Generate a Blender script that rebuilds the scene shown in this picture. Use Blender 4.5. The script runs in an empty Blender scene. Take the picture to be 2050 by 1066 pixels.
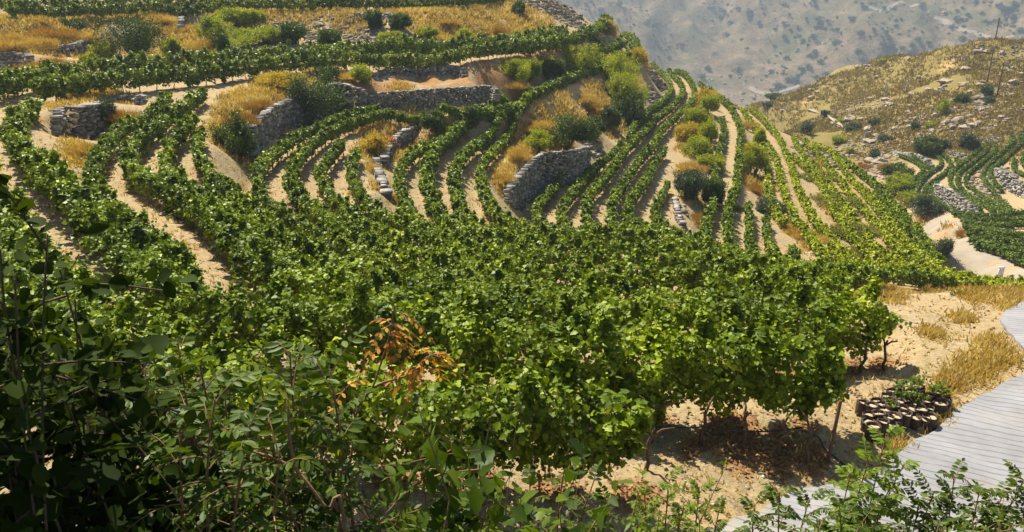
import bpy, math, random
import numpy as np
from mathutils import Vector, geometry
from mathutils.bvhtree import BVHTree

# ------------------------------------------------------------------ camera, sky, sun, exposure
scene = bpy.context.scene
C = scene.collection
F_PX = 1609.0; PITCH = math.radians(20.2); CX, CY = 1025.0, 533.0
cam_d = bpy.data.cameras.new("camera"); cam = bpy.data.objects.new("camera", cam_d); C.objects.link(cam)
cam_d.sensor_width = 36.0; cam_d.lens = 36.0 * F_PX / 2050.0
cam_d.clip_start = 0.1; cam_d.clip_end = 6000
cam.location = (0, 0, 0); cam.rotation_euler = (math.pi / 2 - PITCH, 0, 0)
scene.camera = cam

SUN_EL = math.radians(54); SUN_AZ = math.radians(-30)       # azimuth from +Y towards +X
sdir = Vector((math.sin(SUN_AZ) * math.cos(SUN_EL), math.cos(SUN_AZ) * math.cos(SUN_EL), math.sin(SUN_EL)))
world = bpy.data.worlds.new("World"); scene.world = world; world.use_nodes = True
wn = world.node_tree.nodes; wn.clear()
sky = wn.new('ShaderNodeTexSky'); sky.sky_type = 'NISHITA'; sky.sun_disc = False
sky.sun_elevation = SUN_EL; sky.sun_rotation = SUN_AZ
bg = wn.new('ShaderNodeBackground'); bg.inputs['Strength'].default_value = 0.05
wo = wn.new('ShaderNodeOutputWorld')
world.node_tree.links.new(sky.outputs[0], bg.inputs[0]); world.node_tree.links.new(bg.outputs[0], wo.inputs[0])
sl = bpy.data.lights.new("sun", 'SUN'); so = bpy.data.objects.new("sun", sl); C.objects.link(so)
sl.energy = 5.0; sl.angle = math.radians(0.5); sl.color = (1.0, 0.93, 0.80)
so.rotation_euler = sdir.to_track_quat('Z', 'Y').to_euler(); so.location = (0, 0, 60)
scene.view_settings.view_transform = 'Standard'; scene.view_settings.look = 'None'
scene.view_settings.exposure = 1.0; scene.view_settings.gamma = 1.0
scene.cycles.max_bounces = 6; scene.cycles.diffuse_bounces = 2; scene.cycles.transmission_bounces = 4
scene.cycles.volume_bounces = 0; scene.cycles.transparent_max_bounces = 8

rng = np.random.default_rng(7); random.seed(7)
sp, cp = math.sin(PITCH), math.cos(PITCH)

def ray(px, py):
    u = (px - CX) / F_PX; v = -(py - CY) / F_PX
    return np.array([u, cp + v * sp, -sp + v * cp])
def at_z(px, py, z):                       # where the line of sight meets height z
    d = ray(px, py); return d * (z / d[2])
def at_r(px, py, R):                       # ... or ground distance R
    d = ray(px, py); return d * (R / math.hypot(d[0], d[1]))

# ------------------------------------------------------------------ materials
def mat(name):
    m = bpy.data.materials.new(name); m.use_nodes = True
    nt = m.node_tree; b = nt.nodes['Principled BSDF']
    return m, nt, b
def N(nt, t, **kw):
    n = nt.nodes.new(t)
    for k, v in kw.items():
        if k.startswith('i_'): n.inputs[k[2:].replace('_', ' ')].default_value = v
        else: setattr(n, k, v)
    return n
def ramp(nt, fac, stops):
    r = nt.nodes.new('ShaderNodeValToRGB'); cr = r.color_ramp
    while len(cr.elements) < len(stops): cr.elements.new(0.5)
    for e, (p, c) in zip(cr.elements, stops): e.position = p; e.color = (*c, 1)
    nt.links.new(fac, r.inputs[0]); return r.outputs[0]
def mixc(nt, fac, a, b):
    m = nt.nodes.new('ShaderNodeMix'); m.data_type = 'RGBA'
    for s, v in ((m.inputs[0], fac), (m.inputs[6], a), (m.inputs[7], b)):
        if hasattr(v, 'is_linked') or isinstance(v, bpy.types.NodeSocket): nt.links.new(v, s)
        else: s.default_value = v if isinstance(v, float) else (*v, 1)
    return m.outputs[2]
def noise(nt, scale, detail=4.0, rough=0.6, vec=None):
    n = N(nt, 'ShaderNodeTexNoise'); n.inputs['Scale'].default_value = scale
    n.inputs['Detail'].default_value = detail; n.inputs['Roughness'].default_value = rough
    if vec is None:
        g = nt.nodes.new('ShaderNodeNewGeometry'); vec = g.outputs['Position']
    nt.links.new(vec, n.inputs['Vector']); return n.outputs['Fac']
def mrange(nt, v, a, b, c=0.0, d=1.0):
    m = nt.nodes.new('ShaderNodeMapRange'); nt.links.new(v, m.inputs[0])
    for i, x in zip((1, 2, 3, 4), (a, b, c, d)): m.inputs[i].default_value = x
    return m.outputs[0]
def bump(nt, b, h, strength, dist):
    n = nt.nodes.new('ShaderNodeBump'); n.inputs['Strength'].default_value = strength; n.inputs['Distance'].default_value = dist
    nt.links.new(h, n.inputs['Height']); nt.links.new(n.outputs[0], b.inputs['Normal'])

def leaf_mat(name, stops, trans=0.16, rough=0.46, tint=(1.4, 1.3, 0.35), spec=0.17, nscale=0.35):
    m, nt, b = mat(name)
    g = nt.nodes.new('ShaderNodeNewGeometry')
    n = noise(nt, nscale, 2.0)
    a = nt.nodes.new('ShaderNodeMath'); a.operation = 'MULTIPLY_ADD'
    nt.links.new(g.outputs['Random Per Island'], a.inputs[0]); a.inputs[1].default_value = 0.62
    n2 = mrange(nt, n, 0.3, 0.7, -0.05, 0.43); nt.links.new(n2, a.inputs[2])
    col = ramp(nt, a.outputs[0], stops)
    nt.links.new(col, b.inputs['Base Color']); b.inputs['Roughness'].default_value = rough
    b.inputs['Specular IOR Level'].default_value = spec
    tr = nt.nodes.new('ShaderNodeBsdfTranslucent')
    tc = nt.nodes.new('ShaderNodeMix'); tc.data_type = 'RGBA'; tc.blend_type = 'MULTIPLY'; tc.inputs[0].default_value = 1
    nt.links.new(col, tc.inputs[6]); tc.inputs[7].default_value = (*tint, 1)
    nt.links.new(tc.outputs[2], tr.inputs[0])
    mx = nt.nodes.new('ShaderNodeMixShader'); mx.inputs[0].default_value = trans
    nt.links.new(b.outputs[0], mx.inputs[1]); nt.links.new(tr.outputs[0], mx.inputs[2])
    nt.links.new(mx.outputs[0], nt.nodes['Material Output'].inputs[0])
    return m
M = {}
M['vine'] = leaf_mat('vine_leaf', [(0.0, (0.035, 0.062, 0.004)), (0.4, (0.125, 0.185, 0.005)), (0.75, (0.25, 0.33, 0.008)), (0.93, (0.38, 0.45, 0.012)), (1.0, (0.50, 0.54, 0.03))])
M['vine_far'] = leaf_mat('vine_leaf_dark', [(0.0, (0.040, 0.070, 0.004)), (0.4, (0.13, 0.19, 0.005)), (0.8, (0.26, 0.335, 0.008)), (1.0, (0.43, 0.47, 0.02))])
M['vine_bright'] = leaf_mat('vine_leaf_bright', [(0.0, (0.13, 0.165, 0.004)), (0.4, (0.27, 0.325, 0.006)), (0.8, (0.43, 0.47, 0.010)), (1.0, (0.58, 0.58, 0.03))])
M['vine_distant'] = leaf_mat('vine_leaf_distant', [(0.0, (0.06, 0.10, 0.010)), (0.5, (0.11, 0.17, 0.014)), (1.0, (0.20, 0.26, 0.02))])
M['shrub'] = leaf_mat('shrub_leaf', [(0.0, (0.13, 0.16, 0.006)), (0.4, (0.25, 0.30, 0.008)), (0.8, (0.38, 0.42, 0.012)), (1.0, (0.54, 0.50, 0.03))], trans=0.35)
M['bush'] = leaf_mat('bush_leaf', [(0.0, (0.026, 0.045, 0.004)), (0.5, (0.065, 0.11, 0.005)), (1.0, (0.16, 0.225, 0.012))])
M['olive'] = leaf_mat('olive_leaf', [(0.0, (0.04, 0.07, 0.03)), (0.5, (0.08, 0.11, 0.05)), (1.0, (0.15, 0.17, 0.08))])
M['scrub'] = leaf_mat('scrub_leaf', [(0.0, (0.035, 0.055, 0.03)), (0.5, (0.06, 0.085, 0.05)), (1.0, (0.10, 0.12, 0.07))])
M['drybush'] = leaf_mat('dry_bush_twig', [(0.0, (0.22, 0.11, 0.025)), (0.5, (0.38, 0.21, 0.05)), (1.0, (0.55, 0.36, 0.10))], trans=0.2, rough=0.8, spec=0.1)
M['goldbush'] = leaf_mat('golden_bush_twig', [(0.0, (0.30, 0.19, 0.05)), (0.5, (0.52, 0.36, 0.11)), (1.0, (0.72, 0.57, 0.26))], trans=0.25, rough=0.8, spec=0.1)
M['yellowbush'] = leaf_mat('yellow_weed', [(0.0, (0.30, 0.26, 0.02)), (0.5, (0.50, 0.38, 0.03)), (1.0, (0.66, 0.46, 0.05))], trans=0.25, rough=0.7, spec=0.2)
M['drygrass'] = leaf_mat('dry_grass_blade', [(0.0, (0.26, 0.16, 0.055)), (0.5, (0.48, 0.35, 0.13)), (1.0, (0.70, 0.58, 0.31))], trans=0.3, rough=0.8, spec=0.1)
M['tussock'] = leaf_mat('hill_tussock', [(0.0, (0.14, 0.10, 0.035)), (0.5, (0.25, 0.19, 0.065)), (1.0, (0.38, 0.31, 0.13))], trans=0.2, rough=0.8, spec=0.1, nscale=.06)
M['litter'] = leaf_mat('leaf_litter', [(0.0, (0.13, 0.06, 0.025)), (0.5, (0.30, 0.16, 0.07)), (1.0, (0.50, 0.33, 0.15))], trans=0.1, rough=0.8, spec=0.1)
M['rust'] = leaf_mat('rust_leaf', [(0.0, (0.34, 0.14, 0.02)), (0.4, (0.60, 0.29, 0.035)), (0.75, (0.74, 0.44, 0.06)), (1.0, (0.78, 0.60, 0.14))], trans=0.3, rough=0.6, tint=(1.1, 1, .8))
M['rustbush'] = leaf_mat('rust_brown_twig', [(0.0, (0.22, 0.11, 0.03)), (0.5, (0.38, 0.22, 0.06)), (1.0, (0.54, 0.37, 0.12))], trans=0.2, rough=0.8, spec=0.1)
M['redweed'] = leaf_mat('red_weed', [(0.0, (0.30, 0.05, 0.015)), (0.5, (0.5, 0.13, 0.03)), (1.0, (0.6, 0.3, 0.06))], trans=0.2)
M['fgleaf'] = leaf_mat('sumac_leaf', [(0.0, (0.026, 0.050, 0.006)), (0.4, (0.055, 0.098, 0.009)), (0.8, (0.105, 0.165, 0.012)), (1.0, (0.20, 0.25, 0.02))], trans=0.4, nscale=1.5, spec=.15)
M['fgshade'] = leaf_mat('shade_toned_leaf', [(0.0, (0.014, 0.024, 0.004)), (0.5, (0.026, 0.045, 0.006)), (1.0, (0.055, 0.085, 0.010))], trans=0.3, nscale=1.5, spec=.05, rough=.7)  # leaf green darkened to stand in for shade in the left foreground
M['fgbright'] = leaf_mat('light_leaf', [(0.0, (0.07, 0.12, 0.012)), (0.5, (0.13, 0.21, 0.016)), (1.0, (0.24, 0.32, 0.03))], trans=0.45, nscale=1.5)
M['weedlight'] = leaf_mat('pale_green_weed', [(0.0, (0.12, 0.13, 0.03)), (0.5, (0.22, 0.23, 0.05)), (1.0, (0.36, 0.33, 0.09))], trans=0.3, nscale=.6)
M['weed'] = leaf_mat('green_weed', [(0.0, (0.05, 0.09, 0.01)), (0.5, (0.10, 0.16, 0.015)), (1.0, (0.20, 0.24, 0.05))], trans=0.35, nscale=1.5)

def plain(name, col, col2=None, scale=8.0, rough=0.85, bs=0.4, bd=0.02):
    m, nt, b = mat(name)
    f = noise(nt, scale, 5.0)
    c = ramp(nt, f, [(0.3, col), (0.7, col2 or tuple(min(1, x * 1.5) for x in col))])
    nt.links.new(c, b.inputs['Base Color']); b.inputs['Roughness'].default_value = rough
    b.inputs['Specular IOR Level'].default_value = 0.25
    bump(nt, b, f, bs, bd); return m
M['bark'] = plain('bark', (0.07, 0.045, 0.03), (0.16, 0.11, 0.07), 14)
M['stem'] = plain('stem', (0.20, 0.10, 0.05), (0.34, 0.20, 0.10), 20)
M['deadwood'] = plain('dead_wood', (0.36, 0.33, 0.29), (0.5, 0.47, 0.42), 10)
M['pole'] = plain('pole_wood', (0.10, 0.055, 0.035), (0.16, 0.09, 0.06), 4)
M['hose'] = plain('hose', (0.02, 0.02, 0.02), (0.05, 0.05, 0.05), 10, 0.5)
M['hosegrey'] = plain('hose_grey', (0.22, 0.22, 0.21), (0.3, 0.3, 0.29), 10, 0.5)
M['bag'] = plain('nursery_bag', (0.045, 0.030, 0.022), (0.10, 0.065, 0.045), 9, 0.55, 0.8, 0.03)
M['soilpot'] = plain('potting_soil', (0.40, 0.31, 0.19), (0.56, 0.45, 0.29), 40, 0.95)
M['fruit'] = plain('seed_head', (0.45, 0.42, 0.16), (0.62, 0.58, 0.28), 60, 0.6)
M['plastic'] = plain('white_plastic', (0.65, 0.66, 0.68), (0.8, 0.8, 0.8), 3, 0.4)

def stone_mat(name, c0, c1, c2):
    m, nt, b = mat(name)
    g = nt.nodes.new('ShaderNodeNewGeometry')
    c = ramp(nt, g.outputs['Random Per Island'], [(0.0, c0), (0.55, c1), (1.0, c2)])
    f = noise(nt, 6.0, 6.0)
    c = mixc(nt, mrange(nt, f, 0.35, 0.7), c, tuple(x * 0.55 for x in c1))
    nt.links.new(c, b.inputs['Base Color']); b.inputs['Roughness'].default_value = 0.9
    b.inputs['Specular IOR Level'].default_value = 0.2
    bump(nt, b, f, 0.8, 0.05); return m
M['stone'] = stone_mat('field_stone', (0.12, 0.11, 0.095), (0.29, 0.27, 0.235), (0.56, 0.52, 0.45))
M['stone_pale'] = stone_mat('pale_field_stone', (0.20, 0.18, 0.15), (0.34, 0.31, 0.26), (0.54, 0.49, 0.42))
M['rock'] = stone_mat('outcrop_rock', (0.20, 0.15, 0.10), (0.33, 0.26, 0.18), (0.50, 0.42, 0.31))

# terrain: cover weights are real ground types carried as a colour attribute (R gold grass, G rust litter, B pale rubble, A olive turf)
m, nt, b = mat('ground'); M['ground'] = m
att = N(nt, 'ShaderNodeAttribute'); att.attribute_name = 'cover'
sep = nt.nodes.new('ShaderNodeSeparateColor'); nt.links.new(att.outputs['Color'], sep.inputs[0])
nA = noise(nt, 0.9, 8.0, 0.65); nB = noise(nt, 5.0, 8.0, 0.7); nC = noise(nt, 0.18, 3.0)
soil = ramp(nt, nB, [(0.25, (0.26, 0.185, 0.095)), (0.5, (0.385, 0.29, 0.155)), (0.75, (0.52, 0.42, 0.25))])
soil = mixc(nt, mrange(nt, nA, 0.45, 0.75), soil, (0.42, 0.30, 0.15))
gold = ramp(nt, nB, [(0.2, (0.26, 0.14, 0.04)), (0.5, (0.46, 0.29, 0.09)), (0.8, (0.62, 0.46, 0.20))])
gold = mixc(nt, mrange(nt, nC, 0.42, 0.62), gold, (0.34, 0.24, 0.12))
rust = ramp(nt, nB, [(0.2, (0.17, 0.08, 0.03)), (0.5, (0.34, 0.18, 0.07)), (0.8, (0.50, 0.33, 0.15))])
rub = ramp(nt, nB, [(0.25, (0.17, 0.12, 0.08)), (0.5, (0.32, 0.25, 0.17)), (0.75, (0.48, 0.40, 0.29))])
turf = ramp(nt, nB, [(0.2, (0.12, 0.10, 0.03)), (0.5, (0.22, 0.17, 0.05)), (0.8, (0.34, 0.26, 0.10))])
def wmask(sock, k):
    a = nt.nodes.new('ShaderNodeMath'); a.operation = 'MULTIPLY_ADD'; nt.links.new(nA, a.inputs[0]); a.inputs[1].default_value = 1.0
    nt.links.new(sock, a.inputs[2]); return mrange(nt, a.outputs[0], 0.78 + k, 1.02 + k)
c = mixc(nt, wmask(sep.outputs[2], 0.0), soil, rub)
c = mixc(nt, wmask(att.outputs['Alpha'], 0.0), c, turf)
c = mixc(nt, wmask(sep.outputs[0], 0.0), c, gold)
c = mixc(nt, wmask(sep.outputs[1], 0.02), c, rust)
nt.links.new(c, b.inputs['Base Color']); b.inputs['Roughness'].default_value = 0.95; b.inputs['Specular IOR Level'].default_value = 0.1
bump(nt, b, nB, 0.9, 0.12)

m, nt, b = mat('mountain_ground'); M['mountain'] = m
n1 = noise(nt, 0.012, 6.0, 0.6); n2 = noise(nt, 0.06, 8.0, 0.7); n3 = noise(nt, 0.25, 6.0, 0.7)
c = ramp(nt, n2, [(0.3, (0.10, 0.075, 0.04)), (0.5, (0.19, 0.135, 0.075)), (0.7, (0.30, 0.215, 0.125))])
c = mixc(nt, mrange(nt, n1, 0.50, 0.62), c, (0.125, 0.12, 0.05))
c = mixc(nt, mrange(nt, n3, 0.62, 0.70), c, (0.55, 0.48, 0.38))
c = mixc(nt, mrange(nt, n3, 0.42, 0.36), c, (0.05, 0.06, 0.03))
nt.links.new(c, b.inputs['Base Color']); b.inputs['Roughness'].default_value = 1.0; b.inputs['Specular IOR Level'].default_value = 0.05
bump(nt, b, n3, 0.8, 2.0)
M['track'] = plain('track_dirt', (0.27, 0.22, 0.16), (0.36, 0.30, 0.23), 0.5, 0.95)

m, nt, b = mat('concrete'); M['concrete'] = m
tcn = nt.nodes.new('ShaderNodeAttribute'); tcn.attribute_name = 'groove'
f1 = noise(nt, 1.2, 8.0, 0.65); f2 = noise(nt, 30.0, 4.0)
c = ramp(nt, f1, [(0.25, (0.20, 0.19, 0.185)), (0.5, (0.265, 0.26, 0.265)), (0.75, (0.33, 0.32, 0.335))])
c = mixc(nt, mrange(nt, noise(nt, 0.5, 6.0), 0.52, 0.70), c, (0.36, 0.31, 0.24))
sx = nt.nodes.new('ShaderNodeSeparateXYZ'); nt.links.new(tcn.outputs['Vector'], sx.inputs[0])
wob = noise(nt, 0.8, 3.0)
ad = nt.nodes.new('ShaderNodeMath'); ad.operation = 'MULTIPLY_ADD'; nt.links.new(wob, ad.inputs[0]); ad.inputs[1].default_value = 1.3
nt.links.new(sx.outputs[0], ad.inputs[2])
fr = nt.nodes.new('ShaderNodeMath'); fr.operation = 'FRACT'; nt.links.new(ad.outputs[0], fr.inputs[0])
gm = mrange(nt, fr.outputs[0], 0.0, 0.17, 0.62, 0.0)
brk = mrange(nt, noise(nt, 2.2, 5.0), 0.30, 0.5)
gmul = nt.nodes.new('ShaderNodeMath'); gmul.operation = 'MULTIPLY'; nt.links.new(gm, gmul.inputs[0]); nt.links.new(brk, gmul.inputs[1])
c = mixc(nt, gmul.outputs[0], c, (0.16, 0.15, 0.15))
nt.links.new(c, b.inputs['Base Color']); b.inputs['Roughness'].default_value = 0.85
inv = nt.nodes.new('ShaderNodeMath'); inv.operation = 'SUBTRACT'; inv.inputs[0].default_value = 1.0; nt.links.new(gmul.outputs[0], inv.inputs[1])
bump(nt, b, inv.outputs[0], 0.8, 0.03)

# ------------------------------------------------------------------ mesh helpers
def raw_mesh(name, V, Fc, k, material, smooth=False):
    """V (n,3), Fc (m,k) -> mesh datablock"""
    V = np.asarray(V, np.float32); Fc = np.asarray(Fc, np.int32)
    me = bpy.data.meshes.new(name)
    me.vertices.add(len(V)); me.vertices.foreach_set('co', V.ravel())
    me.loops.add(Fc.size); me.loops.foreach_set('vertex_index', Fc.ravel())
    me.polygons.add(len(Fc)); me.polygons.foreach_set('loop_start', np.arange(len(Fc), dtype=np.int32) * k)
    me.polygons.foreach_set('loop_total', np.full(len(Fc), k, np.int32))
    if smooth: me.polygons.foreach_set('use_smooth', np.ones(len(Fc), bool))
    me.update(calc_edges=True); me.materials.append(material); return me
def link(name, me, parent=None, loc=None):
    o = bpy.data.objects.new(name, me); C.objects.link(o)
    if parent is not None: o.parent = parent
    if loc is not None: o.location = loc
    return o
def tag(o, label, cat, group=None, kind=None):
    if label: o['label'] = label
    if cat: o['category'] = cat
    if group: o['group'] = group
    if kind: o['kind'] = kind
    return o
def empty(name, loc, label, cat, group=None):
    o = bpy.data.objects.new(name, None); C.objects.link(o); o.location = loc; o.empty_display_size = 0.2
    return tag(o, label, cat, group)

KITE = (np.array([[0, 0, 0], [.45, .5, .12], [1, 0, -.05], [.45, -.5, .12]]), np.array([[0, 1, 2, 3]]), 4)
OVAL = (np.array([[0, 0, 0], [.25, .38, .10], [.6, .5, .12], [1, 0, -.12], [.6, -.5, .12], [.25, -.38, .10], [.5, 0, 0]]),
        np.array([[0, 6, 2, 1], [6, 3, 2, 2], [0, 5, 4, 6], [6, 4, 3, 3]]), 4)
_o = [(0, 0), (.10, .20), (.28, .40), (.50, .50), (.72, .42), (.90, .20), (1, 0)]
_ov = [(x, y, .22 * y - .10 * x * x) for x, y in _o] + [(x, -y, .22 * y - .10 * x * x) for x, y in _o[1:-1][::-1]] + [(.35, 0, -.02), (.68, 0, -.06)]
OVAL = (np.array(_ov), np.array([[0, 12, 1], [1, 12, 2], [2, 12, 3], [3, 12, 13], [3, 13, 4], [4, 13, 5], [5, 13, 6], [6, 13, 7], [7, 13, 8], [8, 13, 9], [9, 13, 12], [9, 12, 10], [10, 12, 11], [11, 12, 0]]), 3)
_vv = [[.32, 0, 0], [0, 0, 0], [-.12, .30, .05], [.18, .34, .08], [.22, .56, .10], [.52, .34, .05], [.70, .30, .02], [1, 0, -.10],
       [.70, -.30, .02], [.52, -.34, .05], [.22, -.56, .10], [.18, -.34, .08], [-.12, -.30, .05]]
VINE = (np.array(_vv), np.array([[0, i, i + 1 if i < 12 else 1] for i in range(1, 13)]), 3)
BLADE = (np.array([[0, .5, 0], [0, -.5, 0], [1, 0, 0]]), np.array([[0, 1, 2]]), 3)

def unit(a): return a / np.maximum(np.linalg.norm(a, axis=-1, keepdims=True), 1e-9)
def bake(tpl, pos, axis, nrm, L, W):
    T, Fc, k = tpl; n = len(pos)
    axis = unit(axis); nrm = unit(nrm - (nrm * axis).sum(1, keepdims=True) * axis); side = np.cross(nrm, axis)
    L = np.broadcast_to(L, n)[:, None, None]; W = np.broadcast_to(W, n)[:, None, None]
    V = pos[:, None] + axis[:, None] * T[None, :, 0:1] * L + side[:, None] * T[None, :, 1:2] * W + nrm[:, None] * T[None, :, 2:3] * W
    Fn = Fc[None] + (np.arange(n) * len(T))[:, None, None]
    return V.reshape(-1, 3), Fn.reshape(-1, k)
def tube(pts, rad, sides=6):
    """returns V, quads"""
    pts = np.asarray(pts, float); n = len(pts); rad = np.broadcast_to(rad, n)
    t = unit(np.gradient(pts, axis=0)); up = np.array([0, 0, 1.0]) if abs(t[0][2]) < .9 else np.array([1.0, 0, 0])
    a = unit(np.cross(t, up)); b2 = np.cross(t, a)
    th = np.linspace(0, 2 * math.pi, sides, endpoint=False)
    V = pts[:, None] + rad[:, None, None] * (a[:, None] * np.cos(th)[None, :, None] + b2[:, None] * np.sin(th)[None, :, None])
    idx = np.arange(n * sides).reshape(n, sides); nx = np.roll(idx, -1, axis=1)
    Fq = np.stack([idx[:-1], nx[:-1], nx[1:], idx[1:]], -1).reshape(-1, 4)
    V = V.reshape(-1, 3)
    V = np.vstack([V, pts[-1:] + t[-1:] * rad[-1]]); tip = len(V) - 1          # closed end
    cap = np.stack([idx[-1], nx[-1], np.full(sides, tip), np.full(sides, tip)], -1)
    return V, Fq, cap[:, :3]
class Acc:
    """collects triangles and quads into one mesh"""
    def __init__(s): s.V = []; s.T = []; s.n = 0
    def add(s, V, Fc):
        Fc = np.asarray(Fc)
        if Fc.shape[1] == 4: Fc = np.vstack([Fc[:, [0, 1, 2]], Fc[:, [0, 2, 3]]])
        s.V.append(np.asarray(V, float)); s.T.append(Fc + s.n); s.n += len(V)
    def tube(s, pts, rad, sides=6):
        V, q, c3 = tube(pts, rad, sides)
        s.V.append(V); s.T.append(np.vstack([q[:, [0, 1, 2]], q[:, [0, 2, 3]], c3]) + s.n); s.n += len(V)
    def mesh(s, name, m, smooth=False): return raw_mesh(name, np.vstack(s.V), np.vstack(s.T), 3, m, smooth)

def smooth_line(P, step=0.5):
    P = np.asarray(P, float)
    if len(P) > 2:
        Q = np.vstack([2 * P[0] - P[1], P, 2 * P[-1] - P[-2]]); out = []
        for i in range(1, len(Q) - 2):
            p0, p1, p2, p3 = Q[i - 1], Q[i], Q[i + 1], Q[i + 2]
            for t in np.linspace(0, 1, 12, endpoint=False):
                out.append(.5 * (2 * p1 + (p2 - p0) * t + (2 * p0 - 5 * p1 + 4 * p2 - p3) * t * t + (3 * p1 - p0 - 3 * p2 + p3) * t ** 3))
        out.append(P[-1]); P = np.array(out)
    d = np.r_[0, np.cumsum(np.linalg.norm(np.diff(P, axis=0), axis=1))]
    n = max(2, int(d[-1] / step) + 1); s = np.linspace(0, d[-1], n)
    return np.stack([np.interp(s, d, P[:, i]) for i in range(3)], 1)
def noise1(x, seed, freqs=(0.5, 1.1, 2.3)):
    r = np.random.default_rng(seed); o = np.zeros_like(x, dtype=float)
    for f in freqs: o += np.sin(x * f * (0.8 + .4 * r.random()) * 2 * math.pi + r.random() * 6.28)
    return o / len(freqs)
_wr = np.random.default_rng(3); _W = [(_wr.normal(size=2), _wr.random() * 6.28) for _ in range(24)]
def noise2(x, y, scale):
    """cheap band-limited 2D noise, -1..1"""
    o = np.zeros(np.broadcast(x, y).shape); wx = x / scale; wy = y / scale
    px = wx + 0.6 * np.sin(wy * 1.3 + 1); py = wy + 0.6 * np.sin(wx * 1.1 + 2)
    for i, (k, p) in enumerate(_W[:10]): o += np.sin((px * k[0] + py * k[1]) * 1.6 + p)
    return o / 4.0
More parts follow.
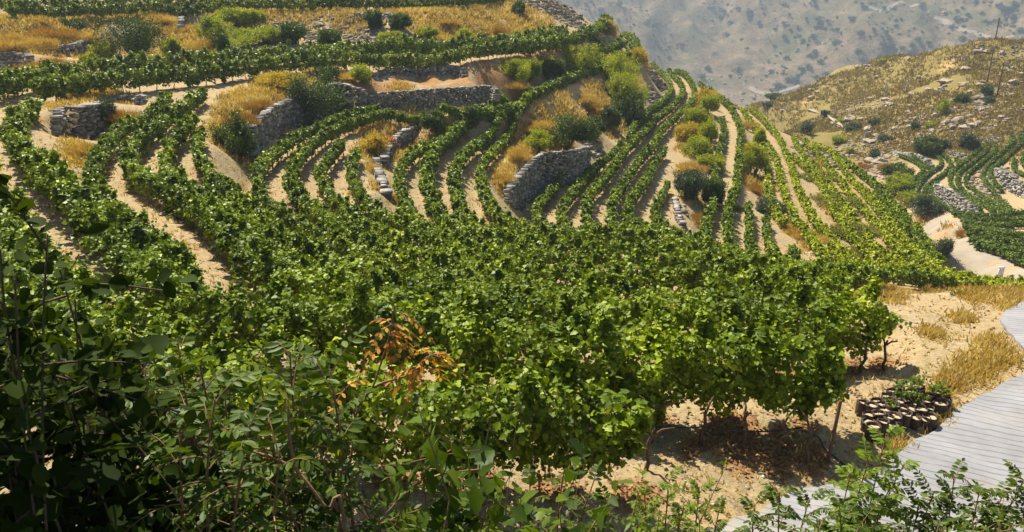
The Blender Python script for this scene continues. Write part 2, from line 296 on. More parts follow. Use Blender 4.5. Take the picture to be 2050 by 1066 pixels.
# ------------------------------------------------------------------ the vine rows: traced lines with the height of their ground
# (key, ref height above ground of the traced line, canopy width, canopy height, material, trunks, points (x, y, ground z or None), label)
T_, B_ = 1.15, 0.0
ROWS = [
 ('top', B_, .9, 1.65, 'vine_far', 1, [(22,42,-4.1),(60,38),(260,30),(490,25),(700,22),(780,20),(940,14),(1010,7),(1050,0,-4.1)], 'topmost vine row along the upper edge, with bare trunks above the golden path'),
 ('top2', B_, .9, 1.7, 'vine_far', 0, [(-30,26,-3.9),(60,26),(260,20),(490,14),(700,12),(940,5),(1000,-1,-3.9)], 'vine row hidden behind the topmost row, its tops just showing'),
 ('R2b', T_, .9, 1.6, 'vine_far', 0, [(-40,176,-7.4),(0,166,-7.45),(60,150,-7.5),(150,136,-7.6),(285,124,-7.7),(450,112,-7.75),(600,103,-7.8),(830,91,-7.8),(975,84,-7.8),(1060,72,-7.8),(1133,58,-7.8)], 'long vine row directly below the low stone wall, inner of the upper pair'),
 ('R2f', B_, .95, 1.75, 'vine_far', 1, [(78,212,-7.6),(140,198,-7.6),(210,187,-7.7),(410,173,-7.9),(480,160),(649,144),(810,131),(975,120),(1088,103,-8),(1163,82),(1203,64),(1217,50,-8)], 'long dark vine row with visible trunks above the pale path, outer of the upper pair'),
 ('W1', 1.45, 1.1, 1.8, 'vine', 0, [(66,184,-7.6),(34,205),(22,235),(38,272),(74,312),(118,350),(160,385),(208,430),(266,490),(330,548),(400,585),(500,600),(560,604),(700,622,-7.6),(850,650),(1000,672),(1150,688),(1300,694),(1500,702),(1600,705),(1690,706,-7.6)], 'vine row wrapping the left end and running to the row end with bare trunks below'),
 ('W0', 1.8, 1.3, 1.9, 'vine', 0, [(-95,262,-7.6),(-58,305,-7.6),(-25,362,-7.5),(14,425),(60,490),(125,560),(220,630),(340,685),(500,730),(700,752,-7.3),(900,756),(1100,768),(1290,782,-7.3)], 'nearest lush vine row, starting at the left edge and ending below the picture centre'),
 ('Wm1', 1.6, 1.2, 1.8, 'vine', 0, [(-120,300,-7.3),(-60,380,-7.3),(0,470,-7.2),(50,560),(120,640),(200,700,-7.1)], 'vine row entering at the left edge, mostly behind the dark bush'),
 ('W2', 1.15, 1.0, 1.6, 'vine', 0, [(333,180,-8.3),(322,200),(290,222),(250,240,-8.8),(215,268),(196,300,-9.0),(180,336),(194,368),(230,405,-8.7),(275,445),(325,484,-8.2),(378,532,-7.9)], 'vine row curling past the left stone wall, left of the wide bare path'),
 ('W3', 1.15, 1.0, 1.6, 'vine', 0, [(405,172,-8.2),(385,188),(350,212,-8.6),(310,240),(275,268),(255,295,-9.2),(262,326),(300,352,-9.1),(372,383),(412,416),(450,448,-8.7),(492,490),(538,528),(588,555,-8.3),(660,582),(750,603),(900,620),(1100,631,-8.2),(1300,640),(1500,645),(1680,640),(1790,634,-8.2)], 'vine row bordering the wide path on its right and ending beside the sandy clearing'),
 ('W4', 1.15, 1.0, 1.6, 'vine', 0, [(388,222,-8.5),(366,245),(345,266),(330,296),(330,326,-9.4),(358,348),(401,382),(443,407,-9.2),(485,441),(519,472),(561,498,-8.9),(640,540),(740,570),(900,593),(1060,605,-8.6)], 'second vine row right of the wide bare path at the left end'),
 ('W5', 1.15, 1.0, 1.6, 'vine', 0, [(402,246,-8.7),(392,272),(394,298),(412,325,-9.5),(449,360),(491,396),(524,433),(564,461),(603,481,-9.4),(680,520),(780,550),(900,568),(1100,585,-9.2),(1300,592),(1500,595),(1700,594,-9.2)], 'third vine row right of the wide path, below the rusty grass slope'),
 ('W6', 1.15, .95, 1.6, 'vine_far', 1, [(760,206,-10.8),(715,217),(669,231),(594,262),(537,305,-10.9),(513,341),(524,385),(553,410),(586,436),(620,453,-10.8),(660,472),(740,507),(840,533),(950,547),(1070,558,-10.2)], 'vine row starting at the foot of the tall stone wall'),
 ('W7', 1.15, .95, 1.6, 'vine_far', 1, [(855,206,-11.0),(810,211),(774,216),(740,226),(676,246),(624,277),(594,312,-11.1),(582,350),(596,385),(617,408),(654,430),(688,458),(730,475,-11.0),(820,508),(920,528),(1100,544,-10.5),(1300,555),(1500,563),(1700,580,-10.5)], 'vine row second out from the tall stone wall, beside the pale path'),
 ('W8', 1.15, .95, 1.6, 'vine_far', 1, [(686,276,-11.3),(654,309),(639,339,-11.4),(650,360),(665,385),(688,408),(724,436),(772,458),(828,472,-11.3),(900,500),(980,516),(1090,527,-11.0)], 'vine row whose upper end stands alone left of the yellow weeds'),
 ('W9', 1.15, .95, 1.6, 'vine_far', 0, [(716,290,-11.5),(704,316),(704,345,-11.6),(718,372),(742,400),(770,420),(800,434),(843,450),(885,467,-11.6),(960,494),(1040,507),(1200,520,-11.3),(1400,534),(1550,550),(1700,572,-11.3)], 'short-headed vine row beside the yellow weeds and the curved low wall'),
 ('W10', 1.15, .95, 1.6, 'vine_far', 1, [(915,258,-12.6),(885,268),(845,285),(815,310),(798,345,-12.7),(800,369),(812,400),(828,430),(857,450,-12.5),(910,472),(990,490),(1110,502,-12.0)], 'vine row inside the curved low wall, first of four heading up to the ridge'),
 ('W11', 1.1, .95, 1.6, 'vine_far', 1, [(1240,80,-11.2),(1262,92,-11.4),(1258,105,-11.6),(1219,119,-11.8),(1163,146,-12.0),(1100,175),(1040,207,-12.6),(1000,226),(950,250),(912,267),(875,294),(858,327,-13.0),(853,350),(860,380),(875,417),(896,447),(950,470,-12.9),(1050,486),(1200,496,-12.4),(1400,518),(1550,542),(1700,566,-12.4)], 'vine row climbing to the ridge bend, second out from the curved low wall'),
 ('W12', 1.1, .95, 1.6, 'vine_far', 1, [(1174,153,-12.9),(1114,181),(1080,200),(1044,222),(988,260),(945,288),(918,320,-13.2),(908,350),(914,387),(935,432),(970,456,-13.2),(1050,474),(1150,482,-12.9)], 'vine row above the golden grass bank, ending near the pale rock step'),
 ('W13', 1.1, .95, 1.6, 'vine_far', 1, [(1044,242,-13.5),(1010,273),(970,316,-13.6),(962,350),(969,380),(984,410),(1017,440),(1062,460,-13.6),(1150,470),(1300,479),(1420,500),(1500,524),(1600,544),(1700,558,-13.4)], 'vine row hooking round the golden grass left of the big grey wall'),
 ('A1', 1.1, .95, 1.6, 'vine_far', 0, [(880,202,-10.6),(930,198,-10.6),(985,190,-10.6),(1030,180),(1088,160,-10.8),(1140,135),(1185,111,-10.8),(1225,94),(1246,82,-10.8)], 'vine row under the orange bank, inner line of the pair climbing to the ridge bend'),
 ('A2', 1.1, .95, 1.6, 'vine_far', 0, [(940,213,-11.4),(1000,203,-11.3),(1060,186),(1110,163,-11.4),(1174,134),(1238,108),(1272,98),(1276,86),(1262,74),(1240,64,-11.0)], 'vine row wrapping round the ridge bend at its outermost edge'),
 ('V1', 1.1, .9, 1.55, 'vine_far', 1, [(1169,314,-16.4),(1137,337),(1115,361),(1092,386),(1072,411),(1085,440),(1130,458,-16.4),(1230,468),(1350,478),(1440,506),(1550,532),(1700,549,-16.4)], 'short vine row at the foot of the big grey wall'),
 ('V2', 1.1, .9, 1.55, 'vine_far', 1, [(1248,278,-16.5),(1227,298),(1196,325),(1167,355),(1142,384),(1126,411),(1124,433),(1145,452),(1200,462,-16.5),(1350,474),(1445,502),(1560,530),(1740,547,-16.5)], 'vine row second out from the big grey wall'),
 ('V3a', 1.1, .9, 1.55, 'vine_far', 0, [(1301,124,-16.2),(1331,145),(1343,172),(1331,193),(1301,218),(1275,244),(1258,266,-16.4)], 'vine row hugging the rocky outcrop high on the ridge'),
 ('V3', 1.1, .9, 1.55, 'vine_far', 1, [(1338,137,-16.6),(1362,162),(1366,182),(1346,208),(1320,230),(1290,259),(1273,274),(1250,298),(1228,330),(1205,359),(1182,384),(1174,409),(1178,442),(1210,457,-16.7),(1350,470),(1450,499),(1570,528),(1760,545,-16.7)], 'middle vine row of the three rounding the ridge above the grey wall'),
 ('V4', 1.1, .9, 1.55, 'vine_far', 1, [(1350,135,-16.8),(1374,150),(1389,172),(1386,197),(1361,223),(1326,257),(1313,278),(1288,305),(1264,337),(1246,366),(1230,393),(1223,420),(1232,448),(1280,459,-16.9),(1360,467),(1460,496),(1580,526),(1780,542,-16.9)], 'outer vine row of the three rounding the ridge, beside the pale path'),
 ('V5', 1.1, 1.0, 1.6, 'vine_far', 0, [(1331,292,-17.1),(1309,325),(1291,359),(1270,386),(1257,411),(1264,438),(1300,456,-17.1),(1365,464)], 'feathery vine row fifth out from the big grey wall'),
 ('V6', 1.1, .9, 1.55, 'vine_far', 0, [(1338,357,-17.3),(1327,380),(1313,407),(1313,431),(1328,450),(1372,464,-17.3)], 'short vine row left of the dry slope with the small wall end'),
 ('Q0', 1.1, .9, 1.55, 'vine_far', 0, [(1446,230,-18.2),(1449,259),(1441,296),(1434,330),(1431,360),(1431,390),(1424,416),(1415,439),(1414,466),(1440,494,-18.4),(1560,526),(1720,541,-18.4)], 'vine row along the left side of the straight pale path'),
 ('Q1', 1.1, .9, 1.55, 'vine_far', 0, [(1400,163,-18.3),(1422,178),(1444,193),(1464,212),(1477,238),(1484,259),(1482,292),(1480,320),(1477,345),(1474,368),(1466,389),(1459,418),(1457,450),(1462,486),(1488,512,-18.5),(1540,526),(1640,535),(1780,543,-18.5)], 'vine row over the ridge along the right side of the straight pale path'),
 ('Q2', 1.1, .95, 1.55, 'vine_far', 0, [(1499,400,-18.7),(1501,434),(1500,468),(1507,500),(1535,522,-18.8),(1620,532),(1740,540),(1860,549,-18.8)], 'short vine row starting right of the end of the straight path'),
 ('Q3', 1.1, .9, 1.55, 'vine_far', 0, [(1535,424,-19.0),(1537,457),(1544,486),(1562,508),(1600,524,-19.1),(1700,532),(1820,541),(1920,552,-19.1)], 'short vine row left of the golden grass patch'),
 ('Q4', 1.1, .9, 1.5, 'vine_far', 0, [(1584,484,-19.3),(1588,498,-19.3),(1598,514,-19.4)], 'lone vine clump at the foot of the golden grass patch'),
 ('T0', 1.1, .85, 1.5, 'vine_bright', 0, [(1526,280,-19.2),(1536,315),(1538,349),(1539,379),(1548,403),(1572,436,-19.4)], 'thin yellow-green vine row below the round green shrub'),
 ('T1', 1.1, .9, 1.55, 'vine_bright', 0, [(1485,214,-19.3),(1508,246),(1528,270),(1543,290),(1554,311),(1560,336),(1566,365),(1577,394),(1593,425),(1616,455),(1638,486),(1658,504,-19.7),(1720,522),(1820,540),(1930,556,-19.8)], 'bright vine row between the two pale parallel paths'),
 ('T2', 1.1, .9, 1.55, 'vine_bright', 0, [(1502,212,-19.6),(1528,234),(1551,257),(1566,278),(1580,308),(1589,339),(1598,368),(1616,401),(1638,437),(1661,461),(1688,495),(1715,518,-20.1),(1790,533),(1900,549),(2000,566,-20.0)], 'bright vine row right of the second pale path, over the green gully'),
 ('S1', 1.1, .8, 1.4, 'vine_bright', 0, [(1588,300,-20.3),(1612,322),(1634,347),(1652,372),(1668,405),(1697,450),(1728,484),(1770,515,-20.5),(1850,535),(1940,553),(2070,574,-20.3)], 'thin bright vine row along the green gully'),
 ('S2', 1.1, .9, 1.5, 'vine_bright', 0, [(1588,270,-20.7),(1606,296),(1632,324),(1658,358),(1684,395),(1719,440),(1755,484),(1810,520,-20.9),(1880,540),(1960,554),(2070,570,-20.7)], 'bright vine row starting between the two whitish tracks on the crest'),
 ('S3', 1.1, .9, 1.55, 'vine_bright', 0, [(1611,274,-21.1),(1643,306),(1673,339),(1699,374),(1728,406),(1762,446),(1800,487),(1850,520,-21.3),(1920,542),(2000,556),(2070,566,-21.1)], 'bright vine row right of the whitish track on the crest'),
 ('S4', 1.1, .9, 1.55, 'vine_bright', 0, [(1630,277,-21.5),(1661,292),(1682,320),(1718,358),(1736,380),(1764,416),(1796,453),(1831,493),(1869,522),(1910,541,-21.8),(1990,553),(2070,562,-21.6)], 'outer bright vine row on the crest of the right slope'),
 ('S4b', 1.1, .8, 1.4, 'vine_far', 0, [(1747,378,-22.1),(1775,406),(1807,436),(1836,466),(1862,494),(1890,520,-22.3)], 'dull green vine row left of the narrow pale track'),
 ('S5', 1.1, .9, 1.5, 'vine_far', 0, [(1640,288,-22.5),(1700,322),(1740,350),(1772,382),(1800,410),(1822,436,-22.9)], 'dark vine row on the far edge of the right slope'),
 ('S6', 1.1, .9, 1.5, 'vine_far', 0, [(1832,440,-22.9),(1850,468),(1864,492,-23)], 'short dark vine row above the valley road'),
]
# distant farm, placed by ground distance
FARM = [
 ('F0', [(1799,316),(1831,329),(1848,342),(1831,361),(1803,387)], 'distant vine row bent like an arrowhead, leftmost on the far terraces'),
 ('F0b', [(1824,320),(1843,330),(1861,340)], 'short distant vine row above the arrowhead bend'),
 ('F0c', [(1866,345),(1846,359),(1831,373),(1811,392)], 'distant diagonal vine row right of the arrowhead row'),
 ('F1', [(1867,312),(1882,324),(1880,337),(1859,350),(1841,369),(1829,389)], 'distant vine row below the dark round bushes'),
 ('F2', [(1882,312),(1901,326),(1899,339),(1878,357),(1857,372),(1846,393)], 'distant thick vine row left of the pale stone slope'),
 ('F3', [(1878,365),(1863,384),(1865,399),(1888,414),(1916,429)], 'distant vine row curving under the pale stone slope'),
 ('F4', [(1912,320),(1921,332)], 'tiny distant vine row between two long curved rows'),
 ('F5', [(1958,288),(1957,303),(1934,324),(1906,344),(1901,362),(1908,378),(1934,397),(1963,425)], 'distant S-curved vine row directly above the pale stone slope'),
 ('F6', [(1973,288),(1972,307),(1948,329),(1921,348),(1916,367),(1934,388),(1963,406),(1991,427)], 'distant S-curved vine row, second above the pale stone slope'),
 ('F7', [(1989,290),(1989,307),(1963,331),(1938,352),(1933,369),(1959,388),(1985,406),(2011,427)], 'distant S-curved vine row left of the bare curved terrace'),
 ('F8', [(2024,271),(2024,288),(2000,311),(1976,335),(1966,352),(1970,367),(1993,391),(2024,423)], 'distant long curved vine row right of the bare curved terrace'),
 ('F9', [(2041,269),(2043,286),(2019,311),(1994,335),(1981,348),(1987,367),(2006,384)], 'distant curved vine row left of the second stone slope'),
 ('F10', [(2030,322),(2028,341),(2047,356),(2062,362)], 'short distant vine row above the second stone slope'),
 ('F11', [(2049,312),(2047,330),(2060,345)], 'small distant vine row cut by the right edge'),
 ('F12', [(1904,434),(1963,438),(2028,434),(2070,430)], 'dark level vine row closing the foot of the far terraces'),
 ('F13', [(1918,442),(1970,448),(2020,446),(2070,441)], 'level vine row second below the far terraces'),
 ('G1', [(1922,450),(1965,458),(2010,458),(2070,456)], 'level vine row third below the far terraces'),
 ('G2', [(1928,460),(1965,468),(2010,474),(2070,480)], 'vine row above the bare gap in the valley field'),
 ('G3', [(1936,472),(1975,480),(2020,492),(2070,502)], 'vine row below the bare gap in the valley field'),
 ('G4', [(1940,486),(1985,496),(2030,512),(2070,524)], 'second last vine row beside the valley road'),
 ('G5', [(1950,496),(1990,508),(2030,526),(2070,545)], 'last vine row bordering the valley road'),
]
def farm_R(px, py):
    ys = [80, 100, 160, 200, 250, 280, 330, 390, 440, 500, 560, 640]
    rs = [242, 234, 207, 191, 174, 165, 150, 135, 117, 98, 85, 76]
    R = np.interp(py, ys, rs)
    left = max(0.0, (1900 - px) / 400.0) * np.interp(py, [150, 300, 380, 500], [1, .35, .05, 0])
    return R * (1 + 0.5 * left)
def fill_z(pts):
    k = [i for i, p in enumerate(pts) if len(p) > 2]
    return np.interp(range(len(pts)), k, [pts[i][2] for i in k])
ROW3D = {}
for key, ref, w, h, mt, tr, pts, lab in ROWS:
    z = fill_z(pts); P = []
    for (x, y, *_), zz in zip(pts, z):
        q = at_z(x, y, zz + ref); q[2] = zz; P.append(q)
    ROW3D[key] = smooth_line(P, 0.6)
for key, pts, lab in FARM:
    P = [at_r(x, y + 3, farm_R(x, y + 3)) for x, y in pts]
    ROW3D[key] = smooth_line(P, 0.9)

# ------------------------------------------------------------------ dry-stone walls: (key, [(x, y_top, y_base, z_top or None)], material, label)
WALLS = [
 ('big', [(494,262,335,-8.7),(505,248,322,-8.7),(525,230,308,-8.7),(555,212,285,-8.8),(590,198,270,-8.8),(630,184,252,-8.7),(672,170,240,-8.55),(700,174,232,-8.6),(716,182,226,-8.9),(730,189,222,-9.3),(790,186,219,-9.4),(860,181,214,-9.4),(930,177,208,-9.4),(985,174,203,-9.4),(1002,182,199,-9.5)], 'stone', 'tall long dry-stone retaining wall with a dark bush hanging over it'),
 ('mid', [(745,152,162,-8.5),(762,143,164,-8.3),(800,139,163,-8.3),(860,135,160,-8.3),(905,133,157,-8.3),(935,140,153,-8.5)], 'stone', 'low grey dry-stone wall under the pale path, above the orange grass'),
 ('curve', [(1040,222,230,-11.4),(1000,224,234,-11.4),(965,227,240,-11.5),(930,230,250,-11.5),(900,232,254,-11.5),(870,240,262,-11.5),(840,248,276,-11.6),(810,260,292,-11.6),(788,274,304,-11.7),(770,294,322,-11.7),(762,315,345,-11.7),(765,340,372,-11.7),(775,365,392,-11.7),(782,385,402,-11.8)], 'stone', 'low dry-stone wall curving round below the yellow weeds'),
 ('grey', [(1008,384,398,-14.0),(1022,366,412,-13.9),(1040,348,418,-13.8),(1062,326,408,-13.7),(1080,314,398,-13.6),(1110,309,378,-13.6),(1140,306,356,-13.7),(1160,300,340,-13.9),(1172,296,328,-14.2)], 'stone', 'big rounded grey dry-stone wall below the golden grass'),
 ('left', [(102,238,268,-7.4),(108,226,280,-7.35),(122,220,284,-7.3),(150,219,283,-7.3),(175,214,278,-7.3),(198,210,268,-7.4)], 'stone', 'short dry-stone wall with pale edge near the left, above orange grass'),
 ('leftup', [(205,196,210,-7.9),(235,194,212,-7.9),(270,193,211,-7.9),(292,194,206,-7.95)], 'stone', 'low strip of dry-stone wall just under the long upper row'),
 ('upper', [(460,108,112,-6.9),(475,98,114,-6.7),(520,94,112,-6.6),(600,92,108,-6.6),(700,92,105,-6.6),(800,88,100,-6.6),(890,85,95,-6.7),(910,86,92,-6.8)], 'stone_pale', 'long low dry-stone wall above the upper pair of vine rows'),
 ('heap', [(356,44,56,-4.6),(362,32,66,-4.4),(380,27,68,-4.35),(400,28,68,-4.4),(415,34,62,-4.5),(422,44,54,-4.7)], 'stone', 'short crumbling stone wall under the topmost path'),
 ('nw', [(72,96,106,-6.1),(90,94,108,-6.1),(130,92,112,-6.0),(165,84,112,-5.9),(195,74,104,-5.7),(208,70,98,-5.7)], 'stone', 'sloping stone wall left of the big green bush'),
 ('nwlow', [(-20,106,150,-6.2),(20,108,150,-6.2),(50,110,148,-6.25),(68,114,140,-6.3)], 'stone', 'dark dry-stone wall at the left edge under the golden bush'),
 ('nwtop', [(96,46,52,-4.6),(130,42,50,-4.5),(170,39,48,-4.5),(215,35,44,-4.4),(240,37,44,-4.5)], 'stone', 'thin line of stones below the topmost path, near the left'),
 ('topmid', [(700,30,36,-4.3),(735,28,42,-4.25),(780,29,42,-4.25),(800,32,38,-4.3)], 'stone', 'thin stone wall below the topmost path, middle of the slope'),
 ('v6', [(1358,398,412,-17.0),(1362,415,432,-17.1),(1366,432,450,-17.2),(1374,448,466,-17.4)], 'stone_pale', 'small pale wall end beside the dry slope at the last feathery row'),
 ('f1', [(1792,306,314,None),(1815,308,320,None),(1840,312,328,None),(1860,322,338,None),(1870,334,342,None)], 'stone_pale', 'pale stone slope above the arrowhead rows of the far terraces'),
 ('f2', [(1876,372,398,None),(1888,375,408,None),(1905,382,420,None),(1925,394,428,None),(1945,408,432,None),(1960,420,434,None)], 'stone_pale', 'pale stone slope in the middle of the far terraces'),
 ('f3', [(1996,340,352,None),(2004,342,368,None),(2025,352,384,None),(2045,364,392,None),(2065,370,396,None)], 'stone_pale', 'pale stone slope of the far terraces cut by the right edge'),
 ('f4', [(1870,298,304,None),(1895,302,312,None),(1915,306,318,None),(1938,314,322,None)], 'stone_pale', 'pale stone band under the dark round bushes'),
 ('f5', [(1955,283,288,None),(1975,281,287,None),(2000,276,283,None)], 'stone', 'short grey wall above the heads of the curved far rows'),
]
WALL3D = {}
for key, pts, mt, lab in WALLS:
    top, base = [], []
    for x, yt, yb, z in pts:
        if z is None:
            b_ = at_r(x, yb, farm_R(x, yb)); R = math.hypot(b_[0], b_[1]); t_ = at_r(x, yt, R + 1.5)
        else:
            t_ = at_z(x, yt, z); R = math.hypot(t_[0], t_[1]); b_ = at_r(x, yb, R * 0.992)
        top.append(t_); base.append(b_)
    WALL3D[key] = (smooth_line(np.array(top), 0.5), smooth_line(np.array(base), 0.5))

# ------------------------------------------------------------------ terrain control points
ctrl = []
for key, L in ROW3D.items():
    t = np.gradient(L, axis=0); nrm = unit(np.stack([-t[:, 1], t[:, 0], 0 * t[:, 0]], 1))
    for s in (-.5, 0, .5): ctrl.append(L[::2] + nrm[::2] * s)
for key, (a, b_) in WALL3D.items():
    n_ = min(len(a), len(b_)); a = a[:n_]; b_ = b_[:n_]
    ra = unit(np.stack([a[:, 0], a[:, 1], 0 * a[:, 0]], 1))
    ctrl.append(a + ra * 0.35 - np.array([0, 0, .05])); ctrl.append(a + ra * 1.4 + np.array([0, 0, .03]))
    ctrl.append(b_ - ra * 0.02); ctrl.append(b_ - ra * 0.45 - np.array([0, 0, .03]))
def zs(z, pts): ctrl.append(np.array([at_z(x, y, z) for x, y in pts]))
def rs(pts): ctrl.append(np.array([at_r(x, y, R) for x, y, R in pts]))
zs(-4.15, [(0,46),(100,42),(200,40),(300,33),(400,29),(500,29),(700,28),(900,23),(980,16),(1045,9)])
zs(-3.8, [(-200,40),(-100,30),(0,24)])
rs([(x, -20, 125) for x in (-300,-150,0,200,400,600,800,1000)] + [(x, -90, 150) for x in (-300,0,300,600,900)])
rs([(1060,-5,124),(1100,-6,126),(1135,2,128),(1160,22,130),(1190,34,132),(1120,20,122),(1150,45,124),(1080,40,112),(1000,50,98)])
# banks
zs(-6.9, [(300,92),(400,88),(450,92),(920,80),(1000,72),(1060,62),(1120,46)])
zs(-5.6, [(300,66),(450,62),(600,60),(700,60),(800,58),(900,52),(1000,42),(1080,30)])
zs(-6.3, [(-60,60),(0,66),(60,66)])
zs(-7.1, [(0,150),(60,146),(110,140),(180,130),(300,112)])
zs(-8.05, [(440,190),(470,180),(520,178),(600,162),(700,150),(740,150)])
zs(-8.4, [(430,235),(470,215),(500,205),(540,195),(600,178)]); zs(-8.6, [(440,262),(468,250)])

zs(-9.25, [(740,182),(800,178),(860,174),(930,172),(980,168)]); zs(-9.1, [(1010,150),(1060,145),(1100,130)]); zs(-8.3, [(1000,128),(1080,112),(1180,86)])
zs(-9.9, [(1050,165),(1120,130),(1180,105)]); zs(-9.6, [(1220,75),(1200,95)])
zs(-11.2, [(700,280),(750,258),(800,244),(850,231),(900,220)]); zs(-11.6, [(735,330),(745,360),(760,385)])
zs(-13.3, [(1090,250),(1060,285),(1030,310),(1110,225),(1180,185),(1230,150),(1280,118)]); zs(-13.75, [(1010,340),(1050,310),(1000,370),(1080,290),(1130,270)])
zs(-14.6, [(1180,240),(1220,200),(1280,150),(1300,125)]); zs(-15.8, [(1190,300),(1210,270),(1260,220),(1300,180)])
zs(-17.0, [(1345,290),(1340,330),(1360,250),(1395,200),(1340,400),(1335,440)]); zs(-17.6, [(1380,330),(1385,390),(1395,260),(1420,215),(1400,180)]); zs(-18.2, [(1400,440),(1410,400),(1425,330)])
zs(-18.9, [(1500,280),(1500,330),(1500,360),(1490,230),(1510,385)]); zs(-19.3, [(1560,450),(1600,480),(1620,500)])
zs(-20.1, [(1600,300),(1620,350),(1640,400),(1680,460)])
zs(-22.6, [(1755,375),(1790,410),(1830,460),(1870,515)]); zs(-20.5, [(1580,272)]); zs(-23.3, [(1880,520),(1860,498)])
# crests with the ground falling away behind them
for x, y, z in [(1135,2,-4.9),(1160,24,-5.5),(1190,36,-6.2),(1216,54,-8),(1245,66,-10.5),(1276,86,-11.6),(1292,108,-13.5),(1330,128,-16.2),(1360,138,-16.8),(1392,160,-17.6),(1420,175,-18.2),(1450,192,-18.4),(1485,208,-19.0),(1505,214,-19.6),(1540,240,-20),(1562,256,-20.4),(1588,272,-20.8),(1635,282,-21.6),(1690,312,-22.5),(1740,346,-22.7),(1775,376,-23),(1825,430,-23.2),(1866,488,-23.3),(1885,520,-23.4)]:
    g = at_z(x, y, z); R = math.hypot(g[0], g[1]); d = g / R; d[2] = 0; sl_ = g[2] / R
    for e, dz in ((4, -1.2), (12, -6), (30, -16)):
        q = g + d * e; q[2] = min(g[2] + sl_ * e + dz, g[2] - .3 * e); q[2] = max(q[2], -34 - .05 * e); ctrl.append(q[None])
# near ground: vineyard floor, sandy clearing, road, brow and the drop behind it
zs(-7.4, [(1300,1040),(1350,950),(1450,980),(1250,1066),(700,900),(300,860),(100,900),(900,950)])
zs(-7.5, [(50,740),(120,700),(0,800)])
zs(-7.65, [(1700,930),(1600,1000),(1760,900),(1800,960),(1700,1060),(1500,1000)])
zs(-7.75, [(1780,820),(1860,800),(1800,870),(1750,760),(1850,900)]); zs(-7.9, [(1900,880),(2050,1000),(2000,900),(1950,1060),(2200,1100),(2300,950)])
zs(-7.95, [(1900,780),(1830,730),(1950,760),(1980,800),(2050,760),(2150,780)])
zs(-8.1, [(1850,690),(1950,700),(2030,700),(2150,700)]); zs(-8.3, [(1800,640),(1900,650),(2000,650),(2100,650)])
zs(-8.5, [(1750,612),(1850,610),(1950,606),(2050,602),(2200,600)]); zs(-8.8, [(1700,594),(1800,586),(1900,582),(2000,580),(2060,580),(2200,578)])
for x in range(1720, 2400, 60):
    g = at_z(x, 580, -8.8); R = math.hypot(g[0], g[1]); u_ = g / R
    for R2, z2 in ((29, -10.9), (36, -13.6), (45, -16.8)):
        q = u_ * R2; q[2] = z2; ctrl.append(q[None])
for x in range(1750, 2400, 80):
    if x > 2080: rs([(x, 590, 62)])
# slope under the photographer
for a_ in np.radians(np.arange(-75, 80, 6)):
    s_, c_ = math.sin(a_), math.cos(a_)
    for R, z in ((-6, -1.2), (0.6, -1.75), (2, -2.9), (4, -4.55), (6, -6.2), (7.6, -7.25), (9, -7.35)):
        ctrl.append(np.array([[s_ * R, c_ * R, z]]))
# left and far-left surroundings
for x, y, z in [(-400,300,-7),(-400,600,-6.8),(-250,450,-7.2),(-250,200,-7),(-300,120,-6.5),(-350,800,-6.9),(-700,500,-6),(-700,200,-5.6)]: ctrl.append(at_z(x, y, z)[None])
# valley road, farm and the dry hill
for y in (640, 600, 560, 520, 500, 480, 460, 440, 420, 390, 360, 330, 300, 280, 250, 220, 200, 180, 160, 130, 100, 85):
    for x in range(1900 if y > 430 else (1800 if y > 340 else (1700 if y > 280 else (1600 if y > 215 else 1750))), 2500, 60):
        yr = {1600: 205, 1660: 180, 1720: 140, 1750: 128, 1780: 118, 1810: 112, 1840: 108, 1870: 104, 1900: 96, 1930: 92}
        ridge = np.interp(x, [1540, 1600, 1690, 1750, 1880, 1950, 2050, 2500], [208, 176, 132, 118, 106, 90, 80, 50])
        if y > ridge: ctrl.append(at_r(x, y, farm_R(x, y))[None])
for x in range(1500, 2560, 45):
    ridge = float(np.interp(x, [1480, 1540, 1600, 1690, 1750, 1880, 1950, 2050, 2500], [215, 206, 176, 132, 118, 106, 90, 80, 50]))
    g = at_r(x, ridge, farm_R(x, max(ridge, 80))); ctrl.append(g[None]); R = math.hypot(g[0], g[1]); u_ = g / R
    for e, dz in ((15, -3), (50, -22), (110, -50)):
        q = u_ * (R + e); q[2] = g[2] + dz; ctrl.append(q[None])
for a_, R, z in [(12,170,-48),(14,190,-50),(12,240,-90),(16,300,-120),(8,300,-120),(20,320,-120),(16,160,-44),(10,150,-42),(8,180,-52),(4,190,-50),(0,190,-30),(-20,180,-5),(-40,170,2),(-50,120,0),(-10,170,-6),(17,230,-56),(13,260,-66),(6,260,-66),(0,260,-66),(-40,300,0),(18,130,-36),(45,300,-20),(60,200,-12),(75,90,-9),(75,40,-8),(75,20,-7.8)]:
    ctrl.append(np.array([[math.sin(math.radians(a_)) * R, math.cos(math.radians(a_)) * R, z]]))
CT = np.vstack(ctrl)
# thin out near-duplicates
keyxy = {}
for p in CT:
    R = math.hypot(p[0], p[1]); c_ = 0.22 + 0.004 * R
    keyxy.setdefault((round(p[0] / c_), round(p[1] / c_)), []).append(p)
CT = np.array([np.mean(v, axis=0) for v in keyxy.values()])
co, ed, fc, *_r = geometry.delaunay_2d_cdt([Vector((p[0], p[1])) for p in CT], [], [], 0, 1e-5)
tri_v = []
orig = _r[0]
for i, c_ in enumerate(co):
    o_ = orig[i]; tri_v.append((c_[0], c_[1], CT[o_[0]][2] if o_ else -20.0))
tin = BVHTree.FromPolygons([Vector(v) for v in tri_v], fc, all_triangles=True)
def tin_z(x, y, default=-20.0):
    h = tin.ray_cast(Vector((x, y, 500)), Vector((0, 0, -1)))
    return h[0][2] if h[0] is not None else default

